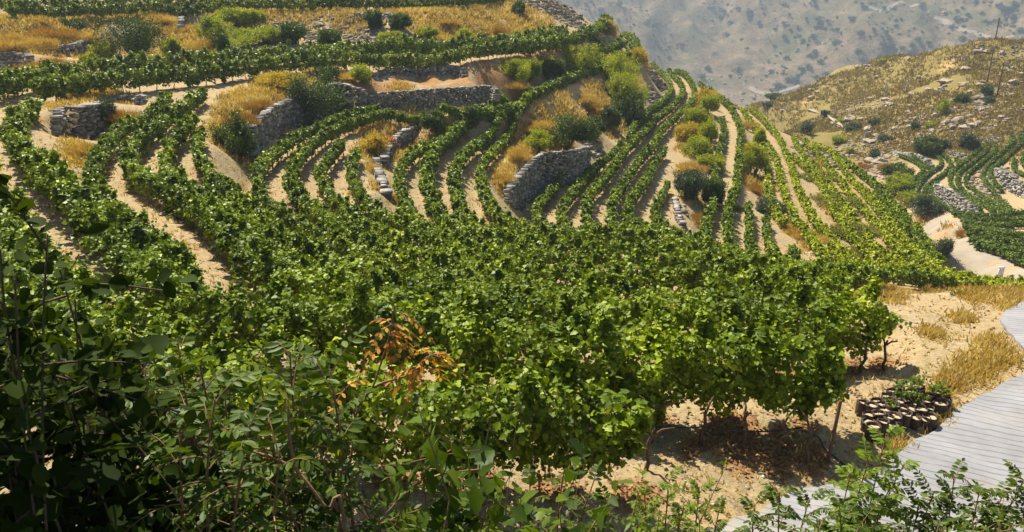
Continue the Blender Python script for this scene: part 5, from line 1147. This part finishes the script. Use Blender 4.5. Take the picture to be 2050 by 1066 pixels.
for i, (x, y) in enumerate(POTS):
    px, py = 1650 + x / 4.443, 680 + y / 4.443; g = at_z(px, py, -7.5)
    if any((g[0] - q[0]) ** 2 + (g[1] - q[1]) ** 2 < .14 ** 2 for q in plc): g[0] += .08
    plc.append((g[0], g[1])); z0 = gz(g[0], g[1]) - .01
    lab = (SLAB[i] if i in SEED else 'dark nursery bag of bare soil packed in the cluster beside the road')
    root = empty('plant_pot', (g[0], g[1], z0), lab, 'plant pot', 'nursery bags beside the road'); root.rotation_euler = (r.normal() * .06, r.normal() * .06, r.random() * 6.28)
    bm_, sm_ = BAGS[i % 4]; b_ = link('bag', bm_, root); s_ = link('soil', sm_, root)
    sc_ = .78 + .42 * r.random(); b_.scale = (sc_, sc_, .8 + .35 * r.random()); s_.scale = (sc_, sc_, b_.scale[2])
    if i in SEED:
        P_, AX, NR, SZ = [], [], [], []; acc = Acc(); Hh = SEED[i] * .85
        for k in range(4):
            top = np.array([r.normal() * .07, r.normal() * .07, .22 + Hh * (.6 + .4 * r.random())]); acc.tube([np.array([0, 0, .2]), top * .6 + np.array([0, 0, .08]), top], [.006, .004, .002], 4)
            sprig(P_, AX, NR, SZ, np.array([0, 0, .25]), top, 13, .055, r, .09)
        V, Fc = bake(VINE, np.array(P_), np.array(AX), np.array(NR), np.array(SZ), np.array(SZ) * .9)
        link('leaves', raw_mesh('leaves', V, Fc, 3, M['fgbright']), root); link('stem', acc.mesh('stem', M['stem']), root)
    elif i in (0, 1, 3, 4, 8, 13): # bare stake in the bag
        acc = Acc(); acc.tube([np.array([0, 0, .2]), np.array([.02, .01, .42])], [.006, .004], 4); link('stake', acc.mesh('stake', M['bark']), root)

def hose(pts, rad, m_, lab, lift=.03, name='hose', hf=None):
    P_ = smooth_line(pts, .06); acc = Acc(); acc.tube(P_, rad, 6)
    tag(link(name, acc.mesh(name, M[m_], True)), lab, name.replace('_', ' '))
gp = lambda x, y, dz: (lambda g: np.array([g[0], g[1], gz(g[0], g[1]) + dz]))(at_z(x, y, -7.75 + dz))
hose([gp(1816, 856, .02), gp(1830, 834, .10), gp(1852, 820, .20), gp(1875, 822, .16), gp(1884, 829, .03)], .011, 'hosegrey', 'grey hose looping over the front of the nursery bags')
hose([gp(1330, 872, .42), gp(1372, 873, .42), gp(1420, 876, .40), gp(1480, 877, .38), gp(1540, 874, .40), gp(1610, 868, .42)], .012, 'hose', 'black drip hose strung under the row end')
hose([gp(1609, 876, .45), gp(1635, 886, .35), gp(1650, 912, .06), gp(1668, 924, .02), gp(1695, 944, .02)], .013, 'hose', 'black hose curving down to the ground beside the end post')
hose([gp(1468, 907, .03), gp(1500, 893, .16), gp(1538, 882, .28)], .016, 'bark', 'slanting wooden prop lying under the row end', name='wooden_prop')
st = link('stone_slab', RK[2]); g = gp(1842, 848, 0); st.location = (g[0], g[1], g[2] + .03); st.scale = (.45, .3, .14); tag(st, 'flat pale stone slab on the ground in front of the nursery bags', 'stone'); st.data = st.data.copy(); st.data.materials.clear(); st.data.materials.append(M['stone_pale'])
# trunks and end post of the nearest rows, as children of their rows
w1 = [o for o in C.objects if o.get('label', '').startswith('vine row wrapping the left end')][0]
w0 = [o for o in C.objects if o.get('label', '').startswith('nearest lush vine row')][0]
w3 = [o for o in C.objects if o.get('label', '').startswith('vine row bordering the wide path')][0]
BIGT = [trunk_mesh(.75, 80 + i, .032) for i in range(4)]
for root, lst in ((w1, [(1402,899),(1489,906),(1560,912),(1616,926),(1300,890),(1210,880),(1100,868),(980,855),(860,840),(740,812),(620,790)]), (w0, [(1290,968),(1180,962),(1060,960),(940,955)]), (w3, [(1725,742),(1770,735),(1640,742)])):
    for x, y in lst:
        g = at_z(x, y, -7.65 if root is not w3 else -8.1); z = gz(g[0], g[1]); o = link('trunk', random.choice(BIGT), root)
        o.location = Vector((g[0], g[1], z)) - root.location; o.rotation_euler = (random.uniform(-.12, .15), random.uniform(-.15, .1), random.uniform(0, 6))
g = at_z(1657, 925, -7.65); acc = Acc(); acc.tube([np.array([0, 0, -.1]), np.array([.05, 0, 1.15])], [.032, .03], 8)
o = link('end_post', acc.mesh('end_post', M['pole'], True), w1); o.location = Vector((g[0], g[1], gz(g[0], g[1]))) - w1.location

# long trailing shoots of the nearest rows
def trailing(root, key, s0, s1, n, h, seed, toward=-1):
    r = np.random.default_rng(seed); L = ROW3D[key]; d = np.r_[0, np.cumsum(np.linalg.norm(np.diff(L, axis=0), axis=1))]; acc = Acc(); P_, AX, NR, SZ = [], [], [], []
    for k in range(n):
        s = s0 + (s1 - s0) * r.random(); s = s * d[-1]; b0 = np.array([np.interp(s, d, L[:, a]) for a in range(3)]); b0[2] = gz(b0[0], b0[1])
        i_ = min(len(L) - 2, int(np.searchsorted(d, s))); t = unit(L[i_ + 1] - L[max(0, i_ - 1)]); nr = np.array([t[1], -t[0], 0]); nr = nr if nr[1] < 0 else -nr
        sg = 1 if r.random() < .7 else -1; up = r.random() < .45
        o = b0 + nr * sg * .35 + np.array([0, 0, h * (.95 if up else .55 + .35 * r.random())])
        dv = unit(nr * sg * (.5 + .6 * r.random()) + t * r.normal() * .6 + np.array([0, 0, 1.1 if up else .3])); Ln = .45 + .6 * r.random(); dr = (.25 if up else .75) * Ln
        S = np.array([o + dv * Ln * f - np.array([0, 0, dr * f * f]) for f in np.linspace(0, 1, 9)]); acc.tube(S, np.linspace(.005, .0018, 9), 4)
        for j, f in enumerate(np.linspace(.1, 1, int(Ln / .06))):
            p = np.array([np.interp(f * 8, range(9), S[:, a]) for a in range(3)]); sd_ = 1 if j % 2 else -1
            P_.append(p); AX.append(np.array([nr[1], -nr[0], 0]) * sd_ + dv * .3 + np.array([0, 0, -.25]) + .3 * r.normal(size=3)); NR.append(np.array([0, 0, 1.]) + .4 * r.normal(size=3)); SZ.append((.115 - .06 * f) * (.8 + .4 * r.random()))
    V, Fc = bake(VINE, np.array(P_), np.array(AX), np.array(NR), np.array(SZ), np.array(SZ))
    o_ = link('shoot_leaves', raw_mesh('shoot_leaves', V, Fc, 3, M['fgbright']), root); o_.location = -root.location
    o_ = link('shoots', acc.mesh('shoots', M['stem']), root); o_.location = -root.location
trailing(w1, 'W1', .62, 1.0, 46, 1.85, 701); trailing(w0, 'W0', .45, 1.0, 46, 1.8, 702); trailing(w3, 'W3', .62, 1.0, 30, 1.65, 703)

# small white marker by the valley road
h = ground_hit(2001, 557)
if h is not None:
    acc = Acc(); acc.add(CUBE * np.array([.5, .12, 1.1]) + np.array([0, 0, .5]), CF); acc.add(CUBE * np.array([.56, .18, .08]) + np.array([0, 0, 1.09]), CF)
    tag(link('marker_stone', acc.mesh('marker_stone', M['plastic']), loc=tuple(h)), 'small pale marker stone at the valley roadside', 'marker stone')

# ------------------------------------------------------------------ foreground plants on the slope under the photographer
class LeafBag:
    def __init__(s): s.p, s.a, s.n, s.l, s.w = [], [], [], [], []
    def add(s, p, a, n, l, w): s.p.append(p); s.a.append(a); s.n.append(n); s.l.append(l); s.w.append(w)
    def mesh(s, name, tpl, m_):
        V, Fc = bake(tpl, np.array(s.p), np.array(s.a), np.array(s.n), np.array(s.l), np.array(s.w)); return raw_mesh(name, V, Fc, tpl[2], m_)
def compound(bag, acc, o, d, L, pairs, ll, lw, r, droop=.35, up=None):
    """pinnate leaf: rachis from o along d"""
    d = unit(d); upv = np.array([0, 0, 1.]); side = unit(np.cross(d, upv)); pts = []
    for k in range(7):
        f = k / 6; pts.append(o + d * L * f - upv * droop * L * f * f)
    acc.tube(pts, np.linspace(.0028, .0012, 7), 4)
    P_ = np.array(pts)
    for k in range(pairs):
        f = .22 + .74 * k / max(1, pairs - 1); q = np.array([np.interp(f * 6, range(7), P_[:, c_]) for c_ in range(3)])
        t = unit(P_[min(6, int(f * 6) + 1)] - P_[max(0, int(f * 6) - 0)] + 1e-6); nr = unit(np.cross(side, t)); nr = nr if nr[2] > 0 else -nr
        sz = ll * (.75 + .3 * math.sin(math.pi * (f * .8 + .15))) * (.9 + .2 * r.random())
        for s_ in (-1, 1):
            ax = unit(side * s_ * 1.0 + t * (.35 + .25 * r.random()) - upv * (.12 + .3 * r.random()))
            bag.add(q, ax, nr + .35 * r.normal(size=3), sz, sz * lw * (.9 + .25 * r.random()))
    t = unit(P_[-1] - P_[-2]); bag.add(P_[-1], t, nr + .2 * r.normal(size=3), ll * .95, ll * lw)
def grow(base, tip, r, wob=.06, n=10, bend=None):
    base, tip = np.array(base, float), np.array(tip, float); L = np.linalg.norm(tip - base); ctrl_ = base * .45 + tip * .55 + r.normal(size=3) * wob * L + (np.array(bend) if bend is not None else 0)
    f = np.linspace(0, 1, n)[:, None]; return (1 - f) ** 2 * base + 2 * f * (1 - f) * ctrl_ + f ** 2 * tip
def px3(x, y, R): return at_r(x, y, R)
def root_at(x, y, R, dx=0, dR=0):
    t_ = px3(x, y, R); a_ = math.atan2(t_[0], t_[1]); Rb = max(1.2, R + dR); bx_, by_ = math.sin(a_) * Rb + dx, math.cos(a_) * Rb
    return np.array([bx_, by_, gz(bx_, by_) - .03])
def pinnate_shrub(stems, m_, lab, seed, L=.26, pairs=5, ll=.062, lw=.42, start=.35, dens=1.0, tilt=.5, stem_r=.009):
    """stems: list of (x, y, R) tips; all rise from one foot"""
    r = np.random.default_rng(seed); x0, y0, R0 = stems[0]; foot = root_at(x0, y0, R0, r.normal() * .08, -.15)
    root = empty('leafy_shrub', tuple(foot), lab, 'shrub', None); bag, acc, racc = LeafBag(), Acc(), Acc()
    for x, y, R in stems:
        tip = px3(x, y, R); S = grow(foot + r.normal(size=3) * np.array([.08, .08, 0]), tip, r, .05, 14) - foot; acc.tube(S, np.linspace(stem_r, .003, 14), 6)
        Ls = np.linalg.norm(S[-1] - S[0]); n = max(3, int(Ls * (1 - start) / .075 * dens)); ph = r.random() * 6.28
        for k in range(n):
            f = start + (1 - start) * (k + .5) / n; o = np.array([np.interp(f * 13, range(14), S[:, c_]) for c_ in range(3)]); ph += 2.4
            d = np.array([math.cos(ph), math.sin(ph), tilt + .9 * (f > .9)]); compound(bag, racc, o, d, L * (.65 + .5 * r.random()) * (1.1 - .35 * f), pairs + r.integers(-1, 2), ll * (1.05 - .25 * f), lw, r, .2 + .4 * r.random())
    link('leaves', bag.mesh('leaves', OVAL, M[m_]), root); link('stem', acc.mesh('stem', M['stem'], True), root); link('leaf_stalks', racc.mesh('leaf_stalks', M['stem']), root)
    return root
def simple_shrub(stems, m_, lab, seed, tpl=OVAL, ll=.06, lw=.7, start=.2, per=26, spread=.10, name='leafy_shrub', stem_m='bark', twigs=4, stem_r=.008):
    r = np.random.default_rng(seed); x0, y0, R0 = stems[0]; foot = root_at(x0, y0, R0, r.normal() * .08, -.1)
    root = empty(name, tuple(foot), lab, 'shrub' if 'shrub' in name else name.replace('_', ' ')); bag, acc = LeafBag(), Acc()
    for x, y, R in stems:
        tip = px3(x, y, R); S = grow(foot + r.normal(size=3) * np.array([.1, .1, 0]), tip, r, .07, 12) - foot; acc.tube(S, np.linspace(stem_r, .0025, 12), 5)
        for t_ in range(twigs):
            f = start + (1 - start) * r.random(); o = np.array([np.interp(f * 11, range(12), S[:, c_]) for c_ in range(3)]); d = unit(r.normal(size=3) + np.array([0, 0, .5])); Lt = .18 + .25 * r.random()
            T2 = np.array([o + d * Lt * q - np.array([0, 0, .05 * q * q]) for q in np.linspace(0, 1, 5)]); acc.tube(T2, np.linspace(.004, .0015, 5), 4)
            for q in np.linspace(.15, 1, max(4, per // 4)):
                p = o + d * Lt * q; ax = unit(r.normal(size=3) + d * .6 - np.array([0, 0, .2])); bag.add(p, ax, np.array([0, 0, 1.]) + .55 * r.normal(size=3), ll * (.6 + .7 * r.random()), ll * lw * (.6 + .7 * r.random()))
        for k in range(per):
            f = start + (1 - start) * r.random(); o = np.array([np.interp(f * 11, range(12), S[:, c_]) for c_ in range(3)]); d = unit(r.normal(size=3) * np.array([1, 1, .5]))
            bag.add(o + d * spread * r.random(), d + np.array([0, 0, .15]), np.array([0, 0, 1.]) + .5 * r.normal(size=3), ll * (.6 + .7 * r.random()), ll * lw * (.6 + .7 * r.random()))
    link('leaves', bag.mesh('leaves', tpl, M[m_]), root); link('stem', acc.mesh('stem', M[stem_m], True), root); return root

# left: round-leaved shrub, shade put into its leaf colour
simple_shrub([(95,470,2.3),(120,540,2.4),(30,560,2.2),(150,600,2.5),(60,640,2.3),(0,500,2.2),(110,690,2.5),(20,720,2.3)], 'fgshade', 'dark shrub with rounded leaves at the left edge', 301, OVAL, .050, .8, .4, 60, .14, twigs=7, stem_r=.006)
simple_shrub([(-60,620,2.4),(-30,720,2.5),(40,800,2.4),(120,830,2.6),(90,760,2.6),(200,810,2.8)], 'fgshade', 'dark tangled shrub in the lower left corner', 302, OVAL, .055, .7, .3, 70, .16, twigs=9, stem_r=.006)
simple_shrub([(210,880,2.6),(60,900,2.4),(140,940,2.4),(20,960,2.3),(250,960,2.5)], 'fgshade', 'shaded large-leaved creeper at the bottom left', 303, VINE, .11, .95, .45, 22, .15, twigs=5)
simple_shrub([(330,930,2.6),(420,960,2.6),(380,1010,2.4),(460,1030,2.4),(300,1040,2.4)], 'fgshade', 'dark broad-leaved creeper at the bottom beside the corner', 304, VINE, .11, .95, .5, 20, .15, twigs=5)
# centre left: sumac-like shrubs
pinnate_shrub([(355,680,3.0),(400,730,2.9),(290,740,3.1),(450,780,2.9)], 'fgleaf', 'upright leafy shrub in front of the vines at the left', 311, .26, 6, .060, .45, .35, 1.3)
pinnate_shrub([(580,705,2.6),(660,740,2.6),(520,760,2.5),(600,820,2.5)], 'fgleaf', 'broad feather-leaved shrub left of the rust coloured branch', 312, .28, 6, .064, .42, .4, 1.4)
pinnate_shrub([(430,800,2.3),(500,850,2.2),(360,860,2.3),(560,900,2.2)], 'fgleaf', 'low feather-leaved shrub with large leaflets in the lower left centre', 313, .26, 6, .055, .42, .4, 1.5)
pinnate_shrub([(240,760,2.8),(180,830,2.8),(300,830,2.7)], 'fgshade', 'shaded feather-leaved shrub left of the low one', 314, .26, 5, .06, .42, .35, 1.4)
pinnate_shrub([(640,900,2.4),(560,970,2.3),(480,960,2.3)], 'fgleaf', 'small feather-leaved shrub under the rust coloured branch', 315, .24, 6, .05, .42, .5, .9)
# centre bottom
simple_shrub([(905,885,2.7),(840,900,2.7),(960,930,2.6),(760,920,2.6)], 'fgleaf', 'grape-leaved creeper at the bottom centre', 321, VINE, .085, .95, .6, 16, .12, twigs=4, stem_m='stem')
pinnate_shrub([(925,850,2.9),(895,875,2.9)], 'fgbright', 'small bright fern-like sprig at the bottom centre', 322, .13, 7, .022, .4, .75, 1.6, .9, .004)
simple_shrub([(700,960,2.5),(820,980,2.5),(900,1000,2.4),(980,1010,2.5),(760,1020,2.3)], 'weed', 'tangle of narrow green weeds at the bottom centre', 323, KITE, .05, .28, .4, 60, .12, twigs=8, stem_m='stem')
pinnate_shrub([(1130,940,3.4),(1060,965,3.3),(1190,960,3.5),(1230,990,3.4)], 'fgleaf', 'dusky leafy shrub right of the bottom centre', 324, .20, 5, .050, .42, .5, 1.1)
simple_shrub([(1040,1000,2.9),(1120,1020,2.9),(1200,1030,2.9),(980,1040,2.7)], 'fgleaf', 'low broad-leaved weeds right of the bottom centre', 325, VINE, .07, .95, .5, 30, .12, twigs=6, stem_m='stem')
# right bottom
pinnate_shrub([(1340,960,3.6),(1290,985,3.5),(1400,975,3.7),(1370,1010,3.5),(1440,1020,3.6)], 'fgbright', 'bright yellow-green feathery shrub at the bottom right of centre', 331, .19, 8, .034, .40, .35, 2.4, .8)
simple_shrub([(1320,1020,3.4),(1400,1040,3.4),(1260,1040,3.4)], 'fgbright', 'light green weeds in front of the feathery shrub', 332, KITE, .05, .4, .4, 60, .12, twigs=7, stem_m='stem')
pinnate_shrub([(1560,985,4.2),(1510,1010,4.2),(1620,1000,4.3)], 'fgleaf', 'leafy shrub overlapping the lower end of the road', 333, .24, 6, .050, .45, .25, 2.0)
pinnate_shrub([(1775,868,4.8),(1740,920,4.7),(1810,930,4.8),(1700,960,4.6),(1780,980,4.6)], 'fgbright', 'tall leafy shrub standing against the concrete road', 334, .26, 6, .058, .45, .3, 1.8)
pinnate_shrub([(1910,955,4.8),(1870,985,4.8),(1960,985,4.9),(1900,1020,4.7),(1840,1010,4.7)], 'fgleaf', 'leafy shrub at the bottom right on the roadside', 335, .26, 6, .055, .42, .25, 2.2)
pinnate_shrub([(2010,985,5.0),(2050,960,5.0),(2000,1030,4.8),(2080,1010,4.9)], 'fgleaf', 'leafy shrub in the lower right corner', 336, .26, 6, .055, .42, .25, 2.2)
pinnate_shrub([(1680,1010,4.2),(1640,1040,4.1),(1730,1040,4.2)], 'fgleaf', 'low leafy shrub between the two road shrubs', 337, .24, 6, .050, .42, .25, 2.0)
simple_shrub([(1960,1040,4.2),(1880,1050,4.2),(2030,1050,4.3),(1800,1055,4.2)], 'weed', 'yellowing weeds along the bottom right edge', 338, KITE, .05, .4, .4, 60, .12, twigs=8, stem_m='stem')
simple_shrub([(500,1040,2.2),(600,1040,2.2),(680,1045,2.3),(420,1050,2.1)], 'weed', 'narrow leaved weeds along the bottom left of centre', 339, KITE, .045, .22, .3, 70, .10, twigs=8, stem_m='stem')

# rust coloured branch
r = np.random.default_rng(5); foot = root_at(700, 1000, 2.9, 0, -.1); root = empty('withered_shoot', tuple(foot), 'withered branch with rust orange leaves standing before the vines', 'branch')
acc, bag, racc = Acc(), LeafBag(), Acc()
A_ = np.array([px3(692, 1066, 2.9), px3(705, 900, 3.0), px3(716, 820, 3.0), px3(745, 778, 3.0), px3(762, 730, 3.0), px3(778, 680, 3.02), px3(786, 640, 3.03), px3(790, 612, 3.03)]) - foot
L_ = smooth_line(np.vstack([[0, 0, 0], A_]), .03); acc.tube(L_, np.linspace(.011, .003, len(L_)), 7)
B_2 = np.array([px3(716, 815, 3.0), px3(750, 775, 3.0), px3(800, 757, 3.02), px3(845, 742, 3.03), px3(868, 705, 3.03)]) - foot
L2 = smooth_line(B_2, .03); acc.tube(L2, np.linspace(.007, .002, len(L2)), 6)
B_3 = np.array([px3(712, 840, 3.0), px3(700, 800, 2.98), px3(690, 775, 2.97)]) - foot; L3 = smooth_line(B_3, .03); acc.tube(L3, np.linspace(.005, .002, len(L3)), 5)
for (x, y), n, sp_ in (((783, 650), 8, 1), ((768, 690), 8, 1), ((778, 670), 7, 1), ((790, 622), 4, .8), ((862, 712), 9, 1), ((848, 738), 9, 1), ((875, 715), 5, 1), ((692, 778), 3, .6)):
    o = px3(x, y, 3.02) - foot
    for k in range(max(2, int(n * .7))):
        d = np.array([r.normal(), r.normal() * .6, -.55 + .9 * r.random()]) * sp_; compound(bag, racc, o, d,   .10 + .07 * r.random(), 4, .031, .5, r, .6)
link('leaves', bag.mesh('leaves', OVAL, M['rust']), root); link('stem', acc.mesh('stem', M['stem'], True), root); link('leaf_stalks', racc.mesh('leaf_stalks', M['stem']), root)
# pale thick bent stem
foot = root_at(700, 1066, 2.1, .0, -.1); root = empty('bare_stem', tuple(foot), 'pale brown bent stem rising from the bottom left of centre', 'stem')
acc = Acc(); L_ = smooth_line(np.vstack([[0, 0, 0], np.array([px3(690, 1050, 2.2), px3(655, 1020, 2.2), px3(610, 960, 2.25), px3(575, 930, 2.3), px3(510, 905, 2.35), px3(480, 895, 2.4)]) - foot]), .03); acc.tube(L_, np.linspace(.012, .004, len(L_)), 7)
L_ = smooth_line(np.array([px3(592, 940, 2.28), px3(580, 880, 2.3), px3(576, 800, 2.35)]) - foot, .03); acc.tube(L_, np.linspace(.007, .003, len(L_)), 6)
for k in range(9): # thorn stubs
    q = L_[int(len(L_) * (k + .5) / 9)]; acc.tube([q, q + r.normal(size=3) * .012], [.002, .0006], 4)
link('bark', acc.mesh('bark', M['stem'], True), root)
# thin dry stalks, and a seed head
def stalk(x0, y0, x1, y1, R, lab, m_='stem', rad=.0025, head=None):
    tip = px3(x1, y1, R); foot = root_at(x0, y0, R, 0, -.1); rr_ = np.random.default_rng(x0 + y1); root = empty('dry_stalk', tuple(foot), lab, 'stalk'); acc = Acc()
    S = grow(foot, tip, rr_, .03, 12) - foot; acc.tube(S, np.linspace(rad * 1.4, rad * .5, 12), 5); link('stem', acc.mesh('stem', M[m_]), root)
    if head:
        import bmesh
        bm = bmesh.new(); bmesh.ops.create_uvsphere(bm, u_segments=14, v_segments=10, radius=head)
        for v in bm.verts: a_ = math.atan2(v.co.y, v.co.x); k = 1 + .06 * math.cos(a_ * 5); v.co.x *= k; v.co.y *= k; v.co.z *= 1.15 if v.co.z > 0 else .9
        me_ = bpy.data.meshes.new('seed_head'); bm.to_mesh(me_); bm.free(); me_.materials.append(M['fruit'])
        for p_ in me_.polygons: p_.use_smooth = True
        o_ = link('seed_head', me_, root); o_.location = Vector(S[-1])
stalk(100, 790, 124, 732, 2.6, 'thin stalk with a round pale green seed head at the lower left', head=.019)
for i, (x0, y0, x1, y1, R, d_) in enumerate([(940,1060,1058,640,3.2,'long thin reddish stalk reaching highest in front of the centre vines'),(1000,1060,1170,930,3.0,'thin leaning stalk right of the long reddish one'),(620,1000,628,740,2.8,'thin upright stalk left of the rust leaves'),(560,1000,576,676,2.8,'thin stalk with a tiny bud left of the feather leaves'),(860,1040,1000,770,3.0,'thin slanting stalk right of the rust leaves'),(1080,1060,1180,990,2.8,'pale grass stalk at the bottom centre'),(1190,1060,1240,960,3.0,'pale grass stalk near the lit weeds'),(260,1000,262,780,2.5,'dark bare twig at the lower left'),(330,1000,420,820,2.6,'dark slanting twig at the lower left')]):
    stalk(x0, y0, x1, y1, R, d_, 'stem' if i < 7 else 'bark', .002 if i < 7 else .005)
# grass and leafy undergrowth covering the slope itself
p, r = scatter(5200, ((RRm > 1.3) & (RRm < 6.5)) * np.clip(1.0 - (AM_ - 5) / 60, .35, 1), 61, 1.2, 6.6); nb = 12; pos = np.repeat(p, nb, 0); k = len(pos); pos[:, :2] += r.normal(size=(k, 2)) * .06
hh = (.12 + .34 * r.random(k)); V, Fc = bake(BLADE, pos, r.normal(size=(k, 3)) * .35 + np.array([0, 0, 1.]), r.normal(size=(k, 3)), hh, .008 + .006 * r.random(k))
tag(link('grass', raw_mesh('grass', V, Fc, 3, M['weed'])), 'rough green grass on the slope in the immediate foreground', 'grass', kind='stuff')
p, r = scatter(9000, ((RRm > 1.3) & (RRm < 6.8)) * 1.0, 62, 1.2, 6.8); nb = 9; pos = np.repeat(p, nb, 0); k = len(pos); pos[:, :2] += r.normal(size=(k, 2)) * .13; pos[:, 2] += .05 + .55 * r.random(k) ** 1.3 * (1 - .5 * (pos[:, 0] > 2))
V, Fc = bake(OVAL, pos, r.normal(size=(k, 3)), np.array([0, 0, 1.]) + .6 * r.normal(size=(k, 3)), .03 + .035 * r.random(k), .018 + .02 * r.random(k))
tag(link('undergrowth', raw_mesh('undergrowth', V, Fc, 3, M['fgshade'])), 'dark leafy undergrowth on the slope in the immediate foreground', 'undergrowth', kind='stuff')
